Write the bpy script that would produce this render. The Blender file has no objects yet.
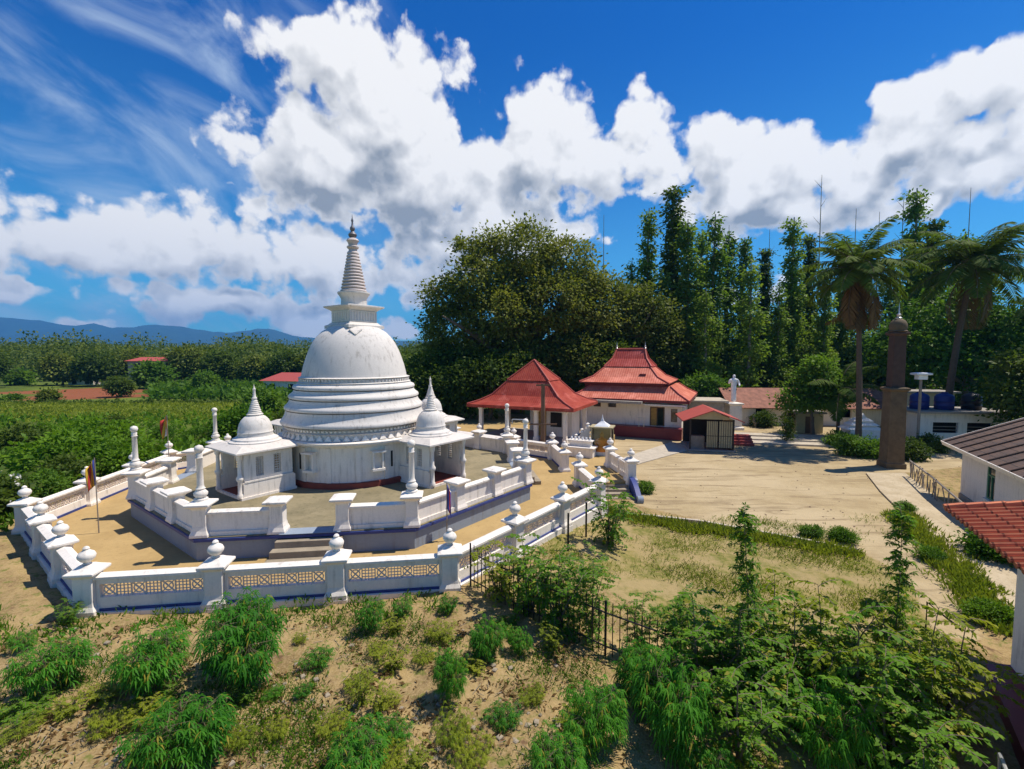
import bpy, math, random
import numpy as np
from mathutils import Vector, Matrix

sc = bpy.context.scene
C = sc.collection
PI = math.pi
R = math.radians

# ---------------------------------------------------------------- camera, light, exposure
CAM_Z, F, PITCH = 6.43, 470.42, 0.0636
cam = bpy.data.cameras.new('camera')
cam.sensor_width = 36.0
cam.lens = F / 1024 * 36.0
cam.clip_start, cam.clip_end = 0.05, 30000
co = bpy.data.objects.new('camera', cam)
co.location = (0, 0, CAM_Z)
co.rotation_euler = (PI / 2 - PITCH, 0, 0)
C.objects.link(co)
sc.camera = co

SUN_AZ, SUN_EL = 14.0, 63.0          # degrees from +X towards +Y, and above the horizon
sun = bpy.data.lights.new('sun', 'SUN')
sun.energy = 4.9
sun.angle = R(0.5)
sun.color = (1.0, 0.92, 0.80)
so = bpy.data.objects.new('sun', sun)
sd = Vector((math.cos(R(SUN_EL)) * math.cos(R(SUN_AZ)), math.cos(R(SUN_EL)) * math.sin(R(SUN_AZ)), math.sin(R(SUN_EL))))
so.rotation_euler = sd.to_track_quat('Z', 'Y').to_euler()
so.location = (30, 10, 60)
C.objects.link(so)

sc.view_settings.view_transform = 'Standard'
sc.view_settings.look = 'None'
sc.view_settings.gamma = 1.0
sc.view_settings.use_curve_mapping = False
sc.view_settings.exposure = 0.27
sc.cycles.volume_bounces = 0
sc.cycles.max_bounces = 6
sc.cycles.transparent_max_bounces = 8


class NT:
    """small node-tree helper"""
    def __init__(s, tree):
        s.t = tree
        s.n = tree.nodes
        s.l = tree.links

    def node(s, typ, **kw):
        n = s.n.new(typ)
        for k, v in kw.items():
            setattr(n, k, v)
        return n

    def put(s, sock, v):
        if isinstance(v, bpy.types.NodeSocket):
            s.l.new(v, sock)
        elif v is not None:
            if hasattr(sock, 'default_value'):
                try:
                    sock.default_value = v
                except Exception:
                    sock.default_value = tuple(v) + (1.0,)

    def math(s, op, a, b=None, c=None, clamp=False):
        n = s.node('ShaderNodeMath', operation=op, use_clamp=clamp)
        s.put(n.inputs[0], a)
        if b is not None: s.put(n.inputs[1], b)
        if c is not None: s.put(n.inputs[2], c)
        return n.outputs[0]

    def vmath(s, op, a, b=None, out=0):
        n = s.node('ShaderNodeVectorMath', operation=op)
        s.put(n.inputs[0], a)
        if b is not None: s.put(n.inputs[1], b)
        return n.outputs['Value' if op in ('LENGTH', 'DOT_PRODUCT') else 'Vector']

    def mix(s, f, a, b, blend='MIX'):
        n = s.node('ShaderNodeMix', data_type='RGBA', blend_type=blend)
        s.put(n.inputs[0], f)
        s.put(n.inputs[6], a if not isinstance(a, tuple) or len(a) == 4 else a + (1,))
        s.put(n.inputs[7], b if not isinstance(b, tuple) or len(b) == 4 else b + (1,))
        return n.outputs[2]

    def noise(s, vec, scale, detail=4, rough=.55, dist=0.0, out='Fac', dim='3D'):
        n = s.node('ShaderNodeTexNoise', noise_dimensions=dim)
        if vec is not None: s.put(n.inputs['Vector'], vec)
        n.inputs['Scale'].default_value = scale
        n.inputs['Detail'].default_value = detail
        n.inputs['Roughness'].default_value = rough
        n.inputs['Distortion'].default_value = dist
        return n.outputs[out]

    def ramp(s, f, lo, hi, a=0.0, b=1.0, smooth=True):
        n = s.node('ShaderNodeMapRange', interpolation_type='SMOOTHSTEP' if smooth else 'LINEAR')
        s.put(n.inputs[0], f)
        for i, v in enumerate((lo, hi, a, b)): n.inputs[1 + i].default_value = v
        return n.outputs[0]


def px_dir(px, py):
    x, zc, yc = (px - 512) / F, 1.0, -(py - 384.5) / F
    y = zc * math.cos(PITCH) + yc * math.sin(PITCH)
    z = -zc * math.sin(PITCH) + yc * math.cos(PITCH)
    return x, y, z


def azel(px, py):
    x, y, z = px_dir(px, py)
    return math.atan2(x, y), math.atan2(z, math.hypot(x, y))


# ---------------------------------------------------------------- sky with cumulus
world = bpy.data.worlds.new('World')
sc.world = world
world.use_nodes = True
W = NT(world.node_tree)
W.n.clear()
CLOUDS = [  # sky positions of the cumulus masses: x, y, half width, half height, weight
    (330, 55, 60, 55, .9), (285, 40, 40, 45, .55), (300, 80, 40, 40, .6), (390, 110, 95, 75, 1.1), (330, 150, 85, 60, 1.0), (440, 175, 120, 70, 1.15),
    (540, 150, 80, 65, 1.1), (615, 150, 65, 45, .85), (640, 140, 30, 40, .7), (480, 225, 110, 50, .9), (350, 205, 70, 40, .6),
    (630, 185, 55, 25, .55), (245, 235, 80, 40, 1.0), (290, 260, 90, 35, .9), (60, 240, 110, 45, .95), (150, 245, 80, 40, .85),
    (20, 200, 60, 30, .6), (230, 300, 110, 22, .85), (310, 315, 60, 22, .8), (150, 290, 60, 16, .6), (15, 290, 45, 18, .7), (20, 220, 60, 30, .8),
    (730, 150, 55, 45, .9), (770, 175, 75, 50, 1.0), (735, 210, 55, 35, .9), (840, 165, 85, 42, .95), (800, 210, 80, 35, .85),
    (930, 110, 75, 32, .9), (1000, 75, 80, 35, 1.0), (900, 135, 60, 30, .8), (985, 160, 90, 36, 1.0), (985, 125, 60, 40, .95), (930, 195, 60, 18, .75), (1060, 120, 70, 60, 1.0),
    (560, 235, 40, 20, .5), (400, 330, 22, 10, .5), (430, 250, 60, 40, .9), (330, 265, 50, 40, .8), (410, 296, 12, 8, .35), (110, 325, 60, 8, .45), (605, 240, 18, 8, .4), (750, 300, 40, 14, .5),
    (-120, 150, 130, 60, .8), (1250, 160, 140, 60, .8),
]
dg = bpy.data.node_groups.new('cloud_density', 'ShaderNodeTree')
dg.interface.new_socket('Vector', in_out='INPUT', socket_type='NodeSocketVector')
dg.interface.new_socket('Value', in_out='OUTPUT', socket_type='NodeSocketFloat')
dg.interface.new_socket('Mass', in_out='OUTPUT', socket_type='NodeSocketFloat')
D = NT(dg)
gi = D.node('NodeGroupInput'); go_ = D.node('NodeGroupOutput')
vec = gi.outputs[0]
warp = D.vmath('SUBTRACT', D.noise(vec, 7.0, 3, .55, out='Color'), (0.5, 0.5, 0.5))
wsc = D.node('ShaderNodeVectorMath', operation='SCALE'); D.put(wsc.inputs[0], warp); wsc.inputs['Scale'].default_value = .13
wv = D.vmath('ADD', vec, wsc.outputs[0])
acc = None
for (x, y, hw, hh, wgt) in CLOUDS:
    a0, e0 = azel(x, y)
    ra = abs(azel(x + hw, y)[0] - azel(x - hw, y)[0]) / 2 * 1.13
    re = abs(azel(x, y + hh)[1] - azel(x, y - hh)[1]) / 2 * 1.13
    v = D.vmath('MULTIPLY', D.vmath('SUBTRACT', wv, (a0, e0, 0)), (1 / ra, 1 / re, 0))
    m = D.math('MULTIPLY_ADD', D.vmath('LENGTH', v), -wgt, wgt)
    acc = m if acc is None else D.math('SMOOTH_MAX', acc, m, .12)
wsm = D.node('ShaderNodeVectorMath', operation='SCALE'); D.put(wsm.inputs[0], D.vmath('SUBTRACT', D.noise(vec, 26.0, 4, .6, out='Color'), (.5, .5, .5))); wsm.inputs['Scale'].default_value = .045
bv = D.vmath('ADD', vec, wsm.outputs[0])


def billow(scale):
    n = D.node('ShaderNodeTexVoronoi', feature='SMOOTH_F1', voronoi_dimensions='2D')
    D.put(n.inputs['Vector'], bv); n.inputs['Scale'].default_value = scale; n.inputs['Smoothness'].default_value = .35
    return n.outputs['Distance']


b1 = billow(9.0); b2 = billow(21.0); b3 = billow(47.0)
n1 = D.noise(vec, 5.0, 6, .58)
n2 = D.noise(vec, 30.0, 6, .62)
dens = D.math('ADD', acc, D.math('MULTIPLY_ADD', n1, 1.3, -.74))
dens = D.math('ADD', dens, D.math('MULTIPLY_ADD', b1, -.62, .27))
dens = D.math('ADD', dens, D.math('MULTIPLY_ADD', b2, -.42, .18))
dens = D.math('ADD', dens, D.math('MULTIPLY_ADD', b3, -.22, .09))
dens = D.math('ADD', dens, D.math('MULTIPLY_ADD', n2, .34, -.17))
D.l.new(dens, go_.inputs[0])
D.l.new(acc, go_.inputs[1])

tc = W.node('ShaderNodeTexCoord')
sep = W.node('ShaderNodeSeparateXYZ'); W.l.new(tc.outputs['Generated'], sep.inputs[0])
az = W.math('ARCTAN2', sep.outputs[0], sep.outputs[1])
el = W.math('ARCSINE', sep.outputs[2])
comb = W.node('ShaderNodeCombineXYZ'); W.put(comb.inputs[0], az); W.put(comb.inputs[1], el)
P0 = comb.outputs[0]


def density(v):
    g = W.node('ShaderNodeGroup'); g.node_tree = dg
    W.put(g.inputs[0], v)
    return g


g0 = density(P0)
d0 = g0.outputs[0]
d1 = density(W.vmath('ADD', P0, (.016, .030, 0))).outputs[0]
g2 = density(W.vmath('ADD', P0, (.02, .085, 0)))
cover = W.ramp(d0, -.04, .26)
lit = W.math('SUBTRACT', d0, d1)                       # small billows catching the light
under = W.math('SUBTRACT', g2.outputs[1], g0.outputs[1])     # below the thick of a mass: its grey base
belly = W.noise(W.vmath('ADD', P0, (.02, .05, 0)), 5.0, 5, .55)
shade = W.math('MULTIPLY_ADD', lit, .85, .93)
shade = W.math('SUBTRACT', shade, W.math('MULTIPLY', W.ramp(under, -.22, .40), W.ramp(d0, .05, .60, .0, .95)))
shade = W.math('ADD', shade, W.math('MULTIPLY_ADD', belly, .8, -.39), clamp=True)
ccol = W.mix(shade, (.30, .325, .36), (.94, .925, .91))
# thin high wisps
wv1 = W.vmath('MULTIPLY', P0, (2.2, 7.0, 1.0))
rotw = W.node('ShaderNodeVectorRotate', rotation_type='Z_AXIS'); W.put(rotw.inputs[0], P0); rotw.inputs['Angle'].default_value = .42
wv2 = W.vmath('MULTIPLY', rotw.outputs[0], (2.4, 5.5, 1.0))
wn = W.noise(wv2, 1.5, 6, .55, 1.0)
left = W.ramp(az, -.15, -.55)
wis = W.math('MULTIPLY', W.math('MULTIPLY', W.ramp(wn, .42, .80), left), .75)
sky = W.node('ShaderNodeTexSky', sky_type='NISHITA')
sky.sun_disc = False
sky.sun_elevation = R(SUN_EL)
sky.sun_rotation = R(90 - SUN_AZ)
sky.altitude = 300
sky.air_density = 1.0
sky.dust_density = .3
sky.ozone_density = 3.0
hs = W.mix(1.0, sky.outputs[0], W.mix(W.ramp(el, .02, .62), (.28, .84, 1.06), (.02, .39, .95)), 'MULTIPLY')
bg1 = W.node('ShaderNodeBackground'); W.put(bg1.inputs[0], hs); bg1.inputs[1].default_value = .104
bg2 = W.node('ShaderNodeBackground'); W.put(bg2.inputs[0], ccol); bg2.inputs[1].default_value = .90
bg3 = W.node('ShaderNodeBackground'); bg3.inputs[0].default_value = (.62, .76, .95, 1); bg3.inputs[1].default_value = .75
m1 = W.node('ShaderNodeMixShader'); W.put(m1.inputs[0], wis); W.l.new(bg1.outputs[0], m1.inputs[1]); W.l.new(bg3.outputs[0], m1.inputs[2])
m2 = W.node('ShaderNodeMixShader'); W.put(m2.inputs[0], cover); W.l.new(m1.outputs[0], m2.inputs[1]); W.l.new(bg2.outputs[0], m2.inputs[2])
wo = W.node('ShaderNodeOutputWorld'); W.l.new(m2.outputs[0], wo.inputs[0])
world.cycles.sampling_method = 'MANUAL'
world.cycles.sample_map_resolution = 512


# ---------------------------------------------------------------- terrain height and pixel rays
def ss(a, b, x):
    t = min(1, max(0, (x - a) / (b - a)))
    return t * t * (3 - 2 * t)


OC = Vector((-7.627, 22.76))      # centre of the walled terrace
ORAD, OROT = 11.72, 0.1363


def gz(x, y):
    w = ss(.3, 4.6, x) * .5
    l = max(ss(-20.2, -27, x), ss(36, 44, y) * ss(-7, -13, x)) * 1.7
    far = ss(60, 110, y) * .2
    b = .05 * math.sin(x * 1.7 + math.sin(y * 1.1) * 1.3) * math.sin(y * 1.9 + 1.0 + math.sin(x * .8)) + .03 * math.sin(x * 4.3 + y * 2.2)
    bump = b * (1 - ss(12.5, 14.5, y + max(0, x) * -.12)) if x > -20 else b
    return -w - l - far + bump - .02


def at(px, py, z=None):
    d = px_dir(px, py)
    zz = 0 if z is None else z
    for _ in range(1 if z is not None else 14):
        t = (zz - CAM_Z) / d[2]
        x, y = d[0] * t, d[1] * t
        if z is None: zz = gz(x, y)
    return Vector((x, y, zz))


# ---------------------------------------------------------------- mesh helpers
class MB:
    def __init__(s):
        s.v, s.f = [], []

    def add(s, vs, fs, M=None):
        o = len(s.v)
        if M is not None: vs = [M @ Vector(p) for p in vs]
        s.v += [tuple(p) for p in vs]
        s.f += [tuple(i + o for i in f) for f in fs]
        return s

    def box(s, x0, x1, y0, y1, z0, z1, M=None):
        return s.add([(x0, y0, z0), (x1, y0, z0), (x1, y1, z0), (x0, y1, z0), (x0, y0, z1), (x1, y0, z1), (x1, y1, z1), (x0, y1, z1)],
                     [(0, 3, 2, 1), (4, 5, 6, 7), (0, 1, 5, 4), (1, 2, 6, 5), (2, 3, 7, 6), (3, 0, 4, 7)], M)

    def frust(s, rings, M=None):      # list of (half_x, half_y, z): stacked rectangles
        vs, fs = [], []
        for hx, hy, z in rings: vs += [(-hx, -hy, z), (hx, -hy, z), (hx, hy, z), (-hx, hy, z)]
        for k in range(len(rings) - 1):
            a = 4 * k
            for i in range(4): fs.append((a + i, a + (i + 1) % 4, a + 4 + (i + 1) % 4, a + 4 + i))
        fs.append((3, 2, 1, 0)); n = 4 * len(rings); fs.append((n - 4, n - 3, n - 2, n - 1))
        return s.add(vs, fs, M)

    def lathe(s, prof, n=24, M=None, cap=True):
        vs, fs = [], []
        for r, z in prof:
            for i in range(n): vs.append((r * math.cos(2 * PI * i / n), r * math.sin(2 * PI * i / n), z))
        for k in range(len(prof) - 1):
            for i in range(n): fs.append((k * n + i, k * n + (i + 1) % n, (k + 1) * n + (i + 1) % n, (k + 1) * n + i))
        if cap:
            fs.append(tuple(range(n - 1, -1, -1))); m = (len(prof) - 1) * n; fs.append(tuple(range(m, m + n)))
        return s.add(vs, fs, M)

    def tube(s, pts, rad, n=8, M=None):
        pts = [Vector(p) for p in pts]
        if not hasattr(rad, '__len__'): rad = [rad] * len(pts)
        vs, fs = [], []
        for k, p in enumerate(pts):
            d = (pts[min(k + 1, len(pts) - 1)] - pts[max(k - 1, 0)]).normalized()
            a = d.cross(Vector((0, 0, 1)) if abs(d.z) < .9 else Vector((1, 0, 0))).normalized(); b = d.cross(a)
            for i in range(n):
                t = 2 * PI * i / n
                vs.append(p + (a * math.cos(t) + b * math.sin(t)) * rad[k])
        for k in range(len(pts) - 1):
            for i in range(n): fs.append((k * n + i, (k + 1) * n + i, (k + 1) * n + (i + 1) % n, k * n + (i + 1) % n))
        fs.append(tuple(range(n))); m = (len(pts) - 1) * n; fs.append(tuple(range(m + n - 1, m - 1, -1)))
        return s.add(vs, fs, M)

    def prism(s, poly, z0, z1, M=None):
        n = len(poly)
        vs = [(p[0], p[1], z0) for p in poly] + [(p[0], p[1], z1) for p in poly]
        fs = [tuple(range(n - 1, -1, -1)), tuple(range(n, 2 * n))] + [(i, (i + 1) % n, n + (i + 1) % n, n + i) for i in range(n)]
        return s.add(vs, fs, M)

    def build(s, name, mat, parent=None, smooth=None, bevel=0):
        me = bpy.data.meshes.new(name)
        me.from_pydata(s.v, [], s.f)
        me.update()
        o = bpy.data.objects.new(name, me)
        C.objects.link(o)
        if mat: me.materials.append(mat)
        if parent: o.parent = parent
        if smooth is not None:
            me.shade_smooth()
            me.set_sharp_from_angle(angle=R(smooth))
        if bevel:
            b = o.modifiers.new('bevel', 'BEVEL'); b.width = bevel; b.segments = 2; b.limit_method = 'ANGLE'; b.angle_limit = R(40)
        return o


def T(x=0, y=0, z=0, rz=0): return Matrix.Translation((x, y, z)) @ Matrix.Rotation(rz, 4, 'Z')


def thing(name, label, cat, loc=(0, 0, 0), rz=0, group=None):
    o = bpy.data.objects.new(name, None)
    o.empty_display_size = .3
    C.objects.link(o)
    o.location = loc; o.rotation_euler = (0, 0, rz)
    o['label'] = label; o['category'] = cat
    if group: o['group'] = group
    return o


def tag(o, label, cat, group=None):
    o['label'] = label; o['category'] = cat
    if group: o['group'] = group
    return o


def struct(o):
    o['kind'] = 'structure'
    return o


def dup(root, loc, rz=0, scale=1, label=None, cat=None, group=None):
    r = root.copy(); C.objects.link(r)
    r.location = loc; r.rotation_euler = (0, 0, rz)
    r.scale = (scale, scale, scale) if not hasattr(scale, '__len__') else scale
    if label: r['label'] = label
    if cat: r['category'] = cat
    if group: r['group'] = group
    for ch in list(root.children):
        c = ch.copy(); C.objects.link(c); c.parent = r
        for g in list(ch.children):
            d = g.copy(); C.objects.link(d); d.parent = c
    return r


# ---------------------------------------------------------------- materials
def new_mat(name):
    m = bpy.data.materials.new(name)
    m.use_nodes = True
    t = NT(m.node_tree)
    return m, t, m.node_tree.nodes['Principled BSDF']


def plain(name, col, rough=.7, metal=0, var=.12, scale=3.0, bump=0.0, bscale=30, spec=.4):
    m, t, b = new_mat(name)
    tcn = t.node('ShaderNodeTexCoord')
    n = t.noise(tcn.outputs['Object'], scale, 6, .6)
    c = t.mix(n, tuple(max(0, k * (1 - var * 2)) for k in col), tuple(min(1, k * (1 + var * 2)) for k in col))
    t.put(b.inputs['Base Color'], c)
    b.inputs['Roughness'].default_value = rough
    b.inputs['Metallic'].default_value = metal
    b.inputs['Specular IOR Level'].default_value = spec
    if bump:
        bn = t.node('ShaderNodeBump'); bn.inputs['Strength'].default_value = bump; bn.inputs['Distance'].default_value = .02
        t.put(bn.inputs['Height'], t.noise(tcn.outputs['Object'], bscale, 5, .6)); t.l.new(bn.outputs[0], b.inputs['Normal'])
    return m


def plaster(name, col, stain=(.30, .28, .24), amt=.5):
    """lime-washed masonry with grey rain streaks and blotches"""
    m, t, b = new_mat(name)
    tcn = t.node('ShaderNodeTexCoord')
    v = tcn.outputs['Object']
    streak = t.noise(t.vmath('MULTIPLY', v, (5.0, 5.0, .5)), 1.5, 6, .65)
    blot = t.noise(v, 1.1, 7, .65)
    fine = t.noise(v, 14, 4, .6)
    s = t.math('MULTIPLY', t.ramp(streak, .48, .74), t.ramp(blot, .36, .62))
    s = t.math('MULTIPLY', s, amt)
    base = t.mix(t.ramp(fine, .3, .7), tuple(k * .93 for k in col), col)
    base = t.mix(t.ramp(blot, .45, .7, 0, .35), base, tuple(k * .82 for k in col))
    t.put(b.inputs['Base Color'], t.mix(s, base, stain))
    b.inputs['Roughness'].default_value = .75
    b.inputs['Specular IOR Level'].default_value = .25
    bn = t.node('ShaderNodeBump'); bn.inputs['Strength'].default_value = .25; bn.inputs['Distance'].default_value = .02
    t.put(bn.inputs['Height'], t.noise(v, 22, 6, .65)); t.l.new(bn.outputs[0], b.inputs['Normal'])
    return m


def sheet_roof(name, col, col2, scale, rough=.5):
    """ribbed painted roofing: ribs run up the slope (object X or Y by the face's own normal)"""
    m, t, b = new_mat(name)
    tcn = t.node('ShaderNodeTexCoord'); v = tcn.outputs['Object']
    sp = t.node('ShaderNodeSeparateXYZ'); t.l.new(v, sp.inputs[0])
    nm = t.node('ShaderNodeSeparateXYZ'); t.l.new(tcn.outputs['Normal'], nm.inputs[0])
    side = t.math('GREATER_THAN', t.math('ABSOLUTE', nm.outputs[0]), t.math('ABSOLUTE', nm.outputs[1]))
    along = t.math('ADD', t.math('MULTIPLY', sp.outputs[0], t.math('SUBTRACT', 1.0, side)), t.math('MULTIPLY', sp.outputs[1], side))
    wave = t.math('SINE', t.math('MULTIPLY', along, scale))
    n = t.noise(v, 1.3, 7, .68); n2 = t.noise(t.vmath('MULTIPLY', v, (4, 4, 1.0)), 3, 5, .65)
    c = t.mix(t.ramp(n, .3, .7), col, col2)
    c = t.mix(t.ramp(n2, .52, .75, 0, .6), c, (.10, .05, .04))
    c = t.mix(t.ramp(t.noise(v, .8, 6, .7), .50, .66, 0, .65), c, tuple(min(1, k * 1.25 + .05) for k in col2))
    t.put(b.inputs['Base Color'], t.mix(t.ramp(wave, .55, 1.0, 0, .16), c, tuple(k * .6 for k in col)))
    b.inputs['Roughness'].default_value = rough
    b.inputs['Specular IOR Level'].default_value = .15
    bn = t.node('ShaderNodeBump'); bn.inputs['Strength'].default_value = .5; bn.inputs['Distance'].default_value = .015
    t.put(bn.inputs['Height'], wave); t.l.new(bn.outputs[0], b.inputs['Normal'])
    return m


def tiles(name, cols, sx, sy, rough=.8):
    """overlapping clay tiles; sx across the slope (object X), sy down it (object Y)"""
    m, t, b = new_mat(name)
    tcn = t.node('ShaderNodeTexCoord'); v = tcn.outputs['Object']
    br = t.node('ShaderNodeTexBrick', offset=0.0)
    t.put(br.inputs['Vector'], v)
    br.inputs['Scale'].default_value = 1.0
    br.inputs['Brick Width'].default_value = sx; br.inputs['Row Height'].default_value = sy
    br.inputs['Mortar Size'].default_value = .02; br.inputs['Bias'].default_value = 0
    br.inputs['Color1'].default_value = cols[0] + (1,); br.inputs['Color2'].default_value = cols[1] + (1,)
    br.inputs['Mortar'].default_value = tuple(k * .35 for k in cols[0]) + (1,)
    n = t.noise(v, 2.2, 6, .7)
    t.put(b.inputs['Base Color'], t.mix(t.ramp(n, .4, .7, 0, .8), br.outputs['Color'], cols[2]))
    b.inputs['Roughness'].default_value = rough
    sp = t.node('ShaderNodeSeparateXYZ'); t.l.new(v, sp.inputs[0])
    hgt = t.math('ADD', t.math('SINE', t.math('MULTIPLY', sp.outputs[0], 2 * PI / sx)), t.math('MULTIPLY', t.math('FRACT', t.math('DIVIDE', sp.outputs[1], sy)), -1.2))
    bn = t.node('ShaderNodeBump'); bn.inputs['Strength'].default_value = .9; bn.inputs['Distance'].default_value = .04
    t.put(bn.inputs['Height'], hgt); t.l.new(bn.outputs[0], b.inputs['Normal'])
    return m


def leafmat(name, a, b_, trans=.35, spot=None, rough=.5):
    m, t, b = new_mat(name)
    g = t.node('ShaderNodeNewGeometry'); oi = t.node('ShaderNodeObjectInfo'); tcn = t.node('ShaderNodeTexCoord')
    big = t.noise(tcn.outputs['Object'], .35, 3, .5)
    f = t.math('ADD', t.math('MULTIPLY', g.outputs['Random Per Island'], .38), t.math('MULTIPLY_ADD', big, 1.2, -.32), clamp=True)
    f = t.math('ADD', f, t.math('MULTIPLY_ADD', oi.outputs['Random'], .3, -.15), clamp=True)
    c = t.mix(f, a, b_)
    if spot: c = t.mix(t.ramp(g.outputs['Random Per Island'], .93, .95), c, spot)
    t.put(b.inputs['Base Color'], c)
    b.inputs['Roughness'].default_value = rough
    b.inputs['Specular IOR Level'].default_value = .12
    tr = t.node('ShaderNodeBsdfTranslucent'); t.put(tr.inputs[0], t.mix(1.0, c, (1.15, 1.2, .55), 'MULTIPLY'))
    mx = t.node('ShaderNodeMixShader'); mx.inputs[0].default_value = trans
    out = [n for n in t.n if n.type == 'OUTPUT_MATERIAL'][0]
    t.l.new(b.outputs[0], mx.inputs[1]); t.l.new(tr.outputs[0], mx.inputs[2]); t.l.new(mx.outputs[0], out.inputs[0])
    return m


M = {}
M['white'] = plaster('white_limewash', (.84, .775, .69), (.26, .235, .20), .58)
M['dome'] = plaster('dome_limewash', (.70, .655, .60), (.26, .225, .185), .72)
M['spire'] = plaster('spire_plaster', (.62, .54, .50), (.25, .2, .18), .6)
M['slab'] = plaster('roof_slab_plaster', (.66, .61, .55), (.22, .19, .16), .6)
M['blue'] = plain('blue_paint', (.03, .05, .20), .5, var=.2)
M['bluegrey'] = plaster('plinth_blue_grey', (.26, .31, .38), (.18, .15, .12), .6)
M['lattice'] = plain('lattice_plaster', (.68, .58, .50), .8, var=.1)
M['cream'] = plain('cream_wash', (.86, .72, .42), .8, var=.08)
M['redband'] = plain('red_oxide', (.22, .05, .035), .7, var=.2)
M['roofred'] = sheet_roof('red_roof_sheet', (.29, .036, .022), (.40, .076, .045), 2 * PI / .16)
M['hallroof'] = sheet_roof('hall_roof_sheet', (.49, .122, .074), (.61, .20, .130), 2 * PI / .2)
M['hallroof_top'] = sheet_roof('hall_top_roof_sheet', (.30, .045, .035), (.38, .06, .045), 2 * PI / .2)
M['fascia'] = plain('dark_red_fascia', (.16, .025, .022), .6)
M['ridge'] = plain('ridge_cap_red', (.40, .075, .055), .6)
M['maroon'] = plain('maroon_floor_paint', (.17, .02, .03), .45, var=.15)
M['concrete'] = plain('weathered_concrete', (.30, .27, .23), .9, var=.25, bump=.4)
M['pale_concrete'] = plain('pale_concrete', (.46, .40, .31), .9, var=.2, bump=.4)
M['stone'] = plain('worn_stone_tread', (.30, .25, .18), .9, var=.25, bump=.5)
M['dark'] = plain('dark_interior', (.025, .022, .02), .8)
M['greymetal'] = plain('tarnished_pinnacle', (.17, .16, .17), .5, metal=.3)
M['wood'] = plain('brown_wood', (.14, .08, .045), .7, var=.25)
M['greywood'] = plain('grey_weathered_wood', (.26, .22, .18), .85, var=.25)
M['ochre'] = plain('ochre_door', (.36, .22, .06), .7, var=.3, scale=6)
M['beige'] = plain('beige_panel', (.40, .34, .20), .6)
M['iron'] = plain('dark_iron', (.035, .028, .025), .6, metal=.3)
M['steel'] = plain('pale_pipe', (.5, .5, .48), .4, metal=.6)
M['paint'] = plain('white_gloss_paint', (.78, .78, .78), .4)
M['glass'] = plain('dark_glass', (.03, .035, .04), .08, spec=.8)
M['green'] = plain('green_paint', (.06, .20, .10), .5)
M['orange'] = plain('orange_robe', (.95, .30, .03), .7)
M['gold'] = plain('gold_face', (.45, .28, .08), .5)
M['column'] = plain('brown_column_plaster', (.125, .088, .048), .85, var=.3, bump=.5)
M['column_dark'] = plain('dark_brown_column', (.075, .045, .032), .85, var=.3, bump=.5)
M['tank_blue'] = plain('blue_tank', (.02, .03, .16), .5)
M['tank_black'] = plain('black_tank', (.015, .014, .02), .5)
M['yellow'] = plain('cream_kiosk', (.50, .40, .20), .75)
M['bark'] = plain('grey_brown_bark', (.16, .125, .09), .95, var=.3, scale=8, bump=.6)
M['palebark'] = plain('pale_bark', (.26, .23, .19), .9, var=.25, scale=6)
M['palmbark'] = plain('palm_trunk_bark', (.115, .082, .055), .95, var=.3, scale=9, bump=.6)
M['stem'] = plain('green_brown_stem', (.12, .10, .05), .8)
M['browntile'] = tiles('brown_clay_tiles', ((.085, .045, .032), (.13, .07, .045), (.06, .04, .035)), .34, .36)
M['redtile'] = tiles('red_clay_tiles', ((.52, .15, .06), (.62, .20, .085), (.36, .10, .05)), .26, .34)
M['oldtile'] = plain('old_red_tiles', (.27, .115, .075), .85, var=.45, scale=2.2, bump=.6, bscale=9)
M['L_bo'] = leafmat('bo_tree_leaves', (.055, .092, .015), (.270, .280, .052), .42)
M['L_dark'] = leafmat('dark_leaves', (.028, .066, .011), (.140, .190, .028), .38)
M['L_slim'] = leafmat('slender_tree_leaves', (.055, .130, .018), (.270, .370, .058), .45)
M['L_mid'] = leafmat('mid_green_leaves', (.035, .105, .014), (.180, .300, .034), .42)
M['L_far'] = leafmat('far_wood_leaves', (.045, .092, .013), (.220, .245, .040), .34)
M['L_bush'] = leafmat('field_bush_leaves', (.028, .095, .008), (.190, .330, .022), .42)
M['L_cas'] = leafmat('cassava_leaves', (.022, .135, .012), (.140, .390, .030), .48, (.34, .30, .04))
M['L_cas2'] = leafmat('yellow_green_leaves', (.130, .210, .012), (.360, .370, .030), .42)
M['L_sap'] = leafmat('sapling_leaves', (.040, .140, .014), (.210, .370, .032), .45, (.36, .33, .05))
M['L_grass'] = leafmat('grass_blades', (.090, .160, .010), (.300, .330, .040), .42)
M['L_dry'] = leafmat('dry_grass_blades', (.17, .15, .04), (.30, .25, .08), .4)
M['L_palm'] = leafmat('palm_leaflets', (.035, .085, .010), (.170, .230, .034), .38, rough=.7)
M['L_palmdry'] = leafmat('dry_palm_fronds', (.12, .07, .03), (.24, .15, .06), .3)
M['flower'] = leafmat('white_flowers', (.6, .58, .55), (.8, .78, .75), .3)


# ---------------------------------------------------------------- ground, yard, path
def poly_in(poly, x, y):
    c = False
    n = len(poly)
    for i in range(n):
        x1, y1 = poly[i][0], poly[i][1]; x2, y2 = poly[i - 1][0], poly[i - 1][1]
        if (y1 > y) != (y2 > y) and x < (x2 - x1) * (y - y1) / (y2 - y1) + x1: c = not c
    return c


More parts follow.
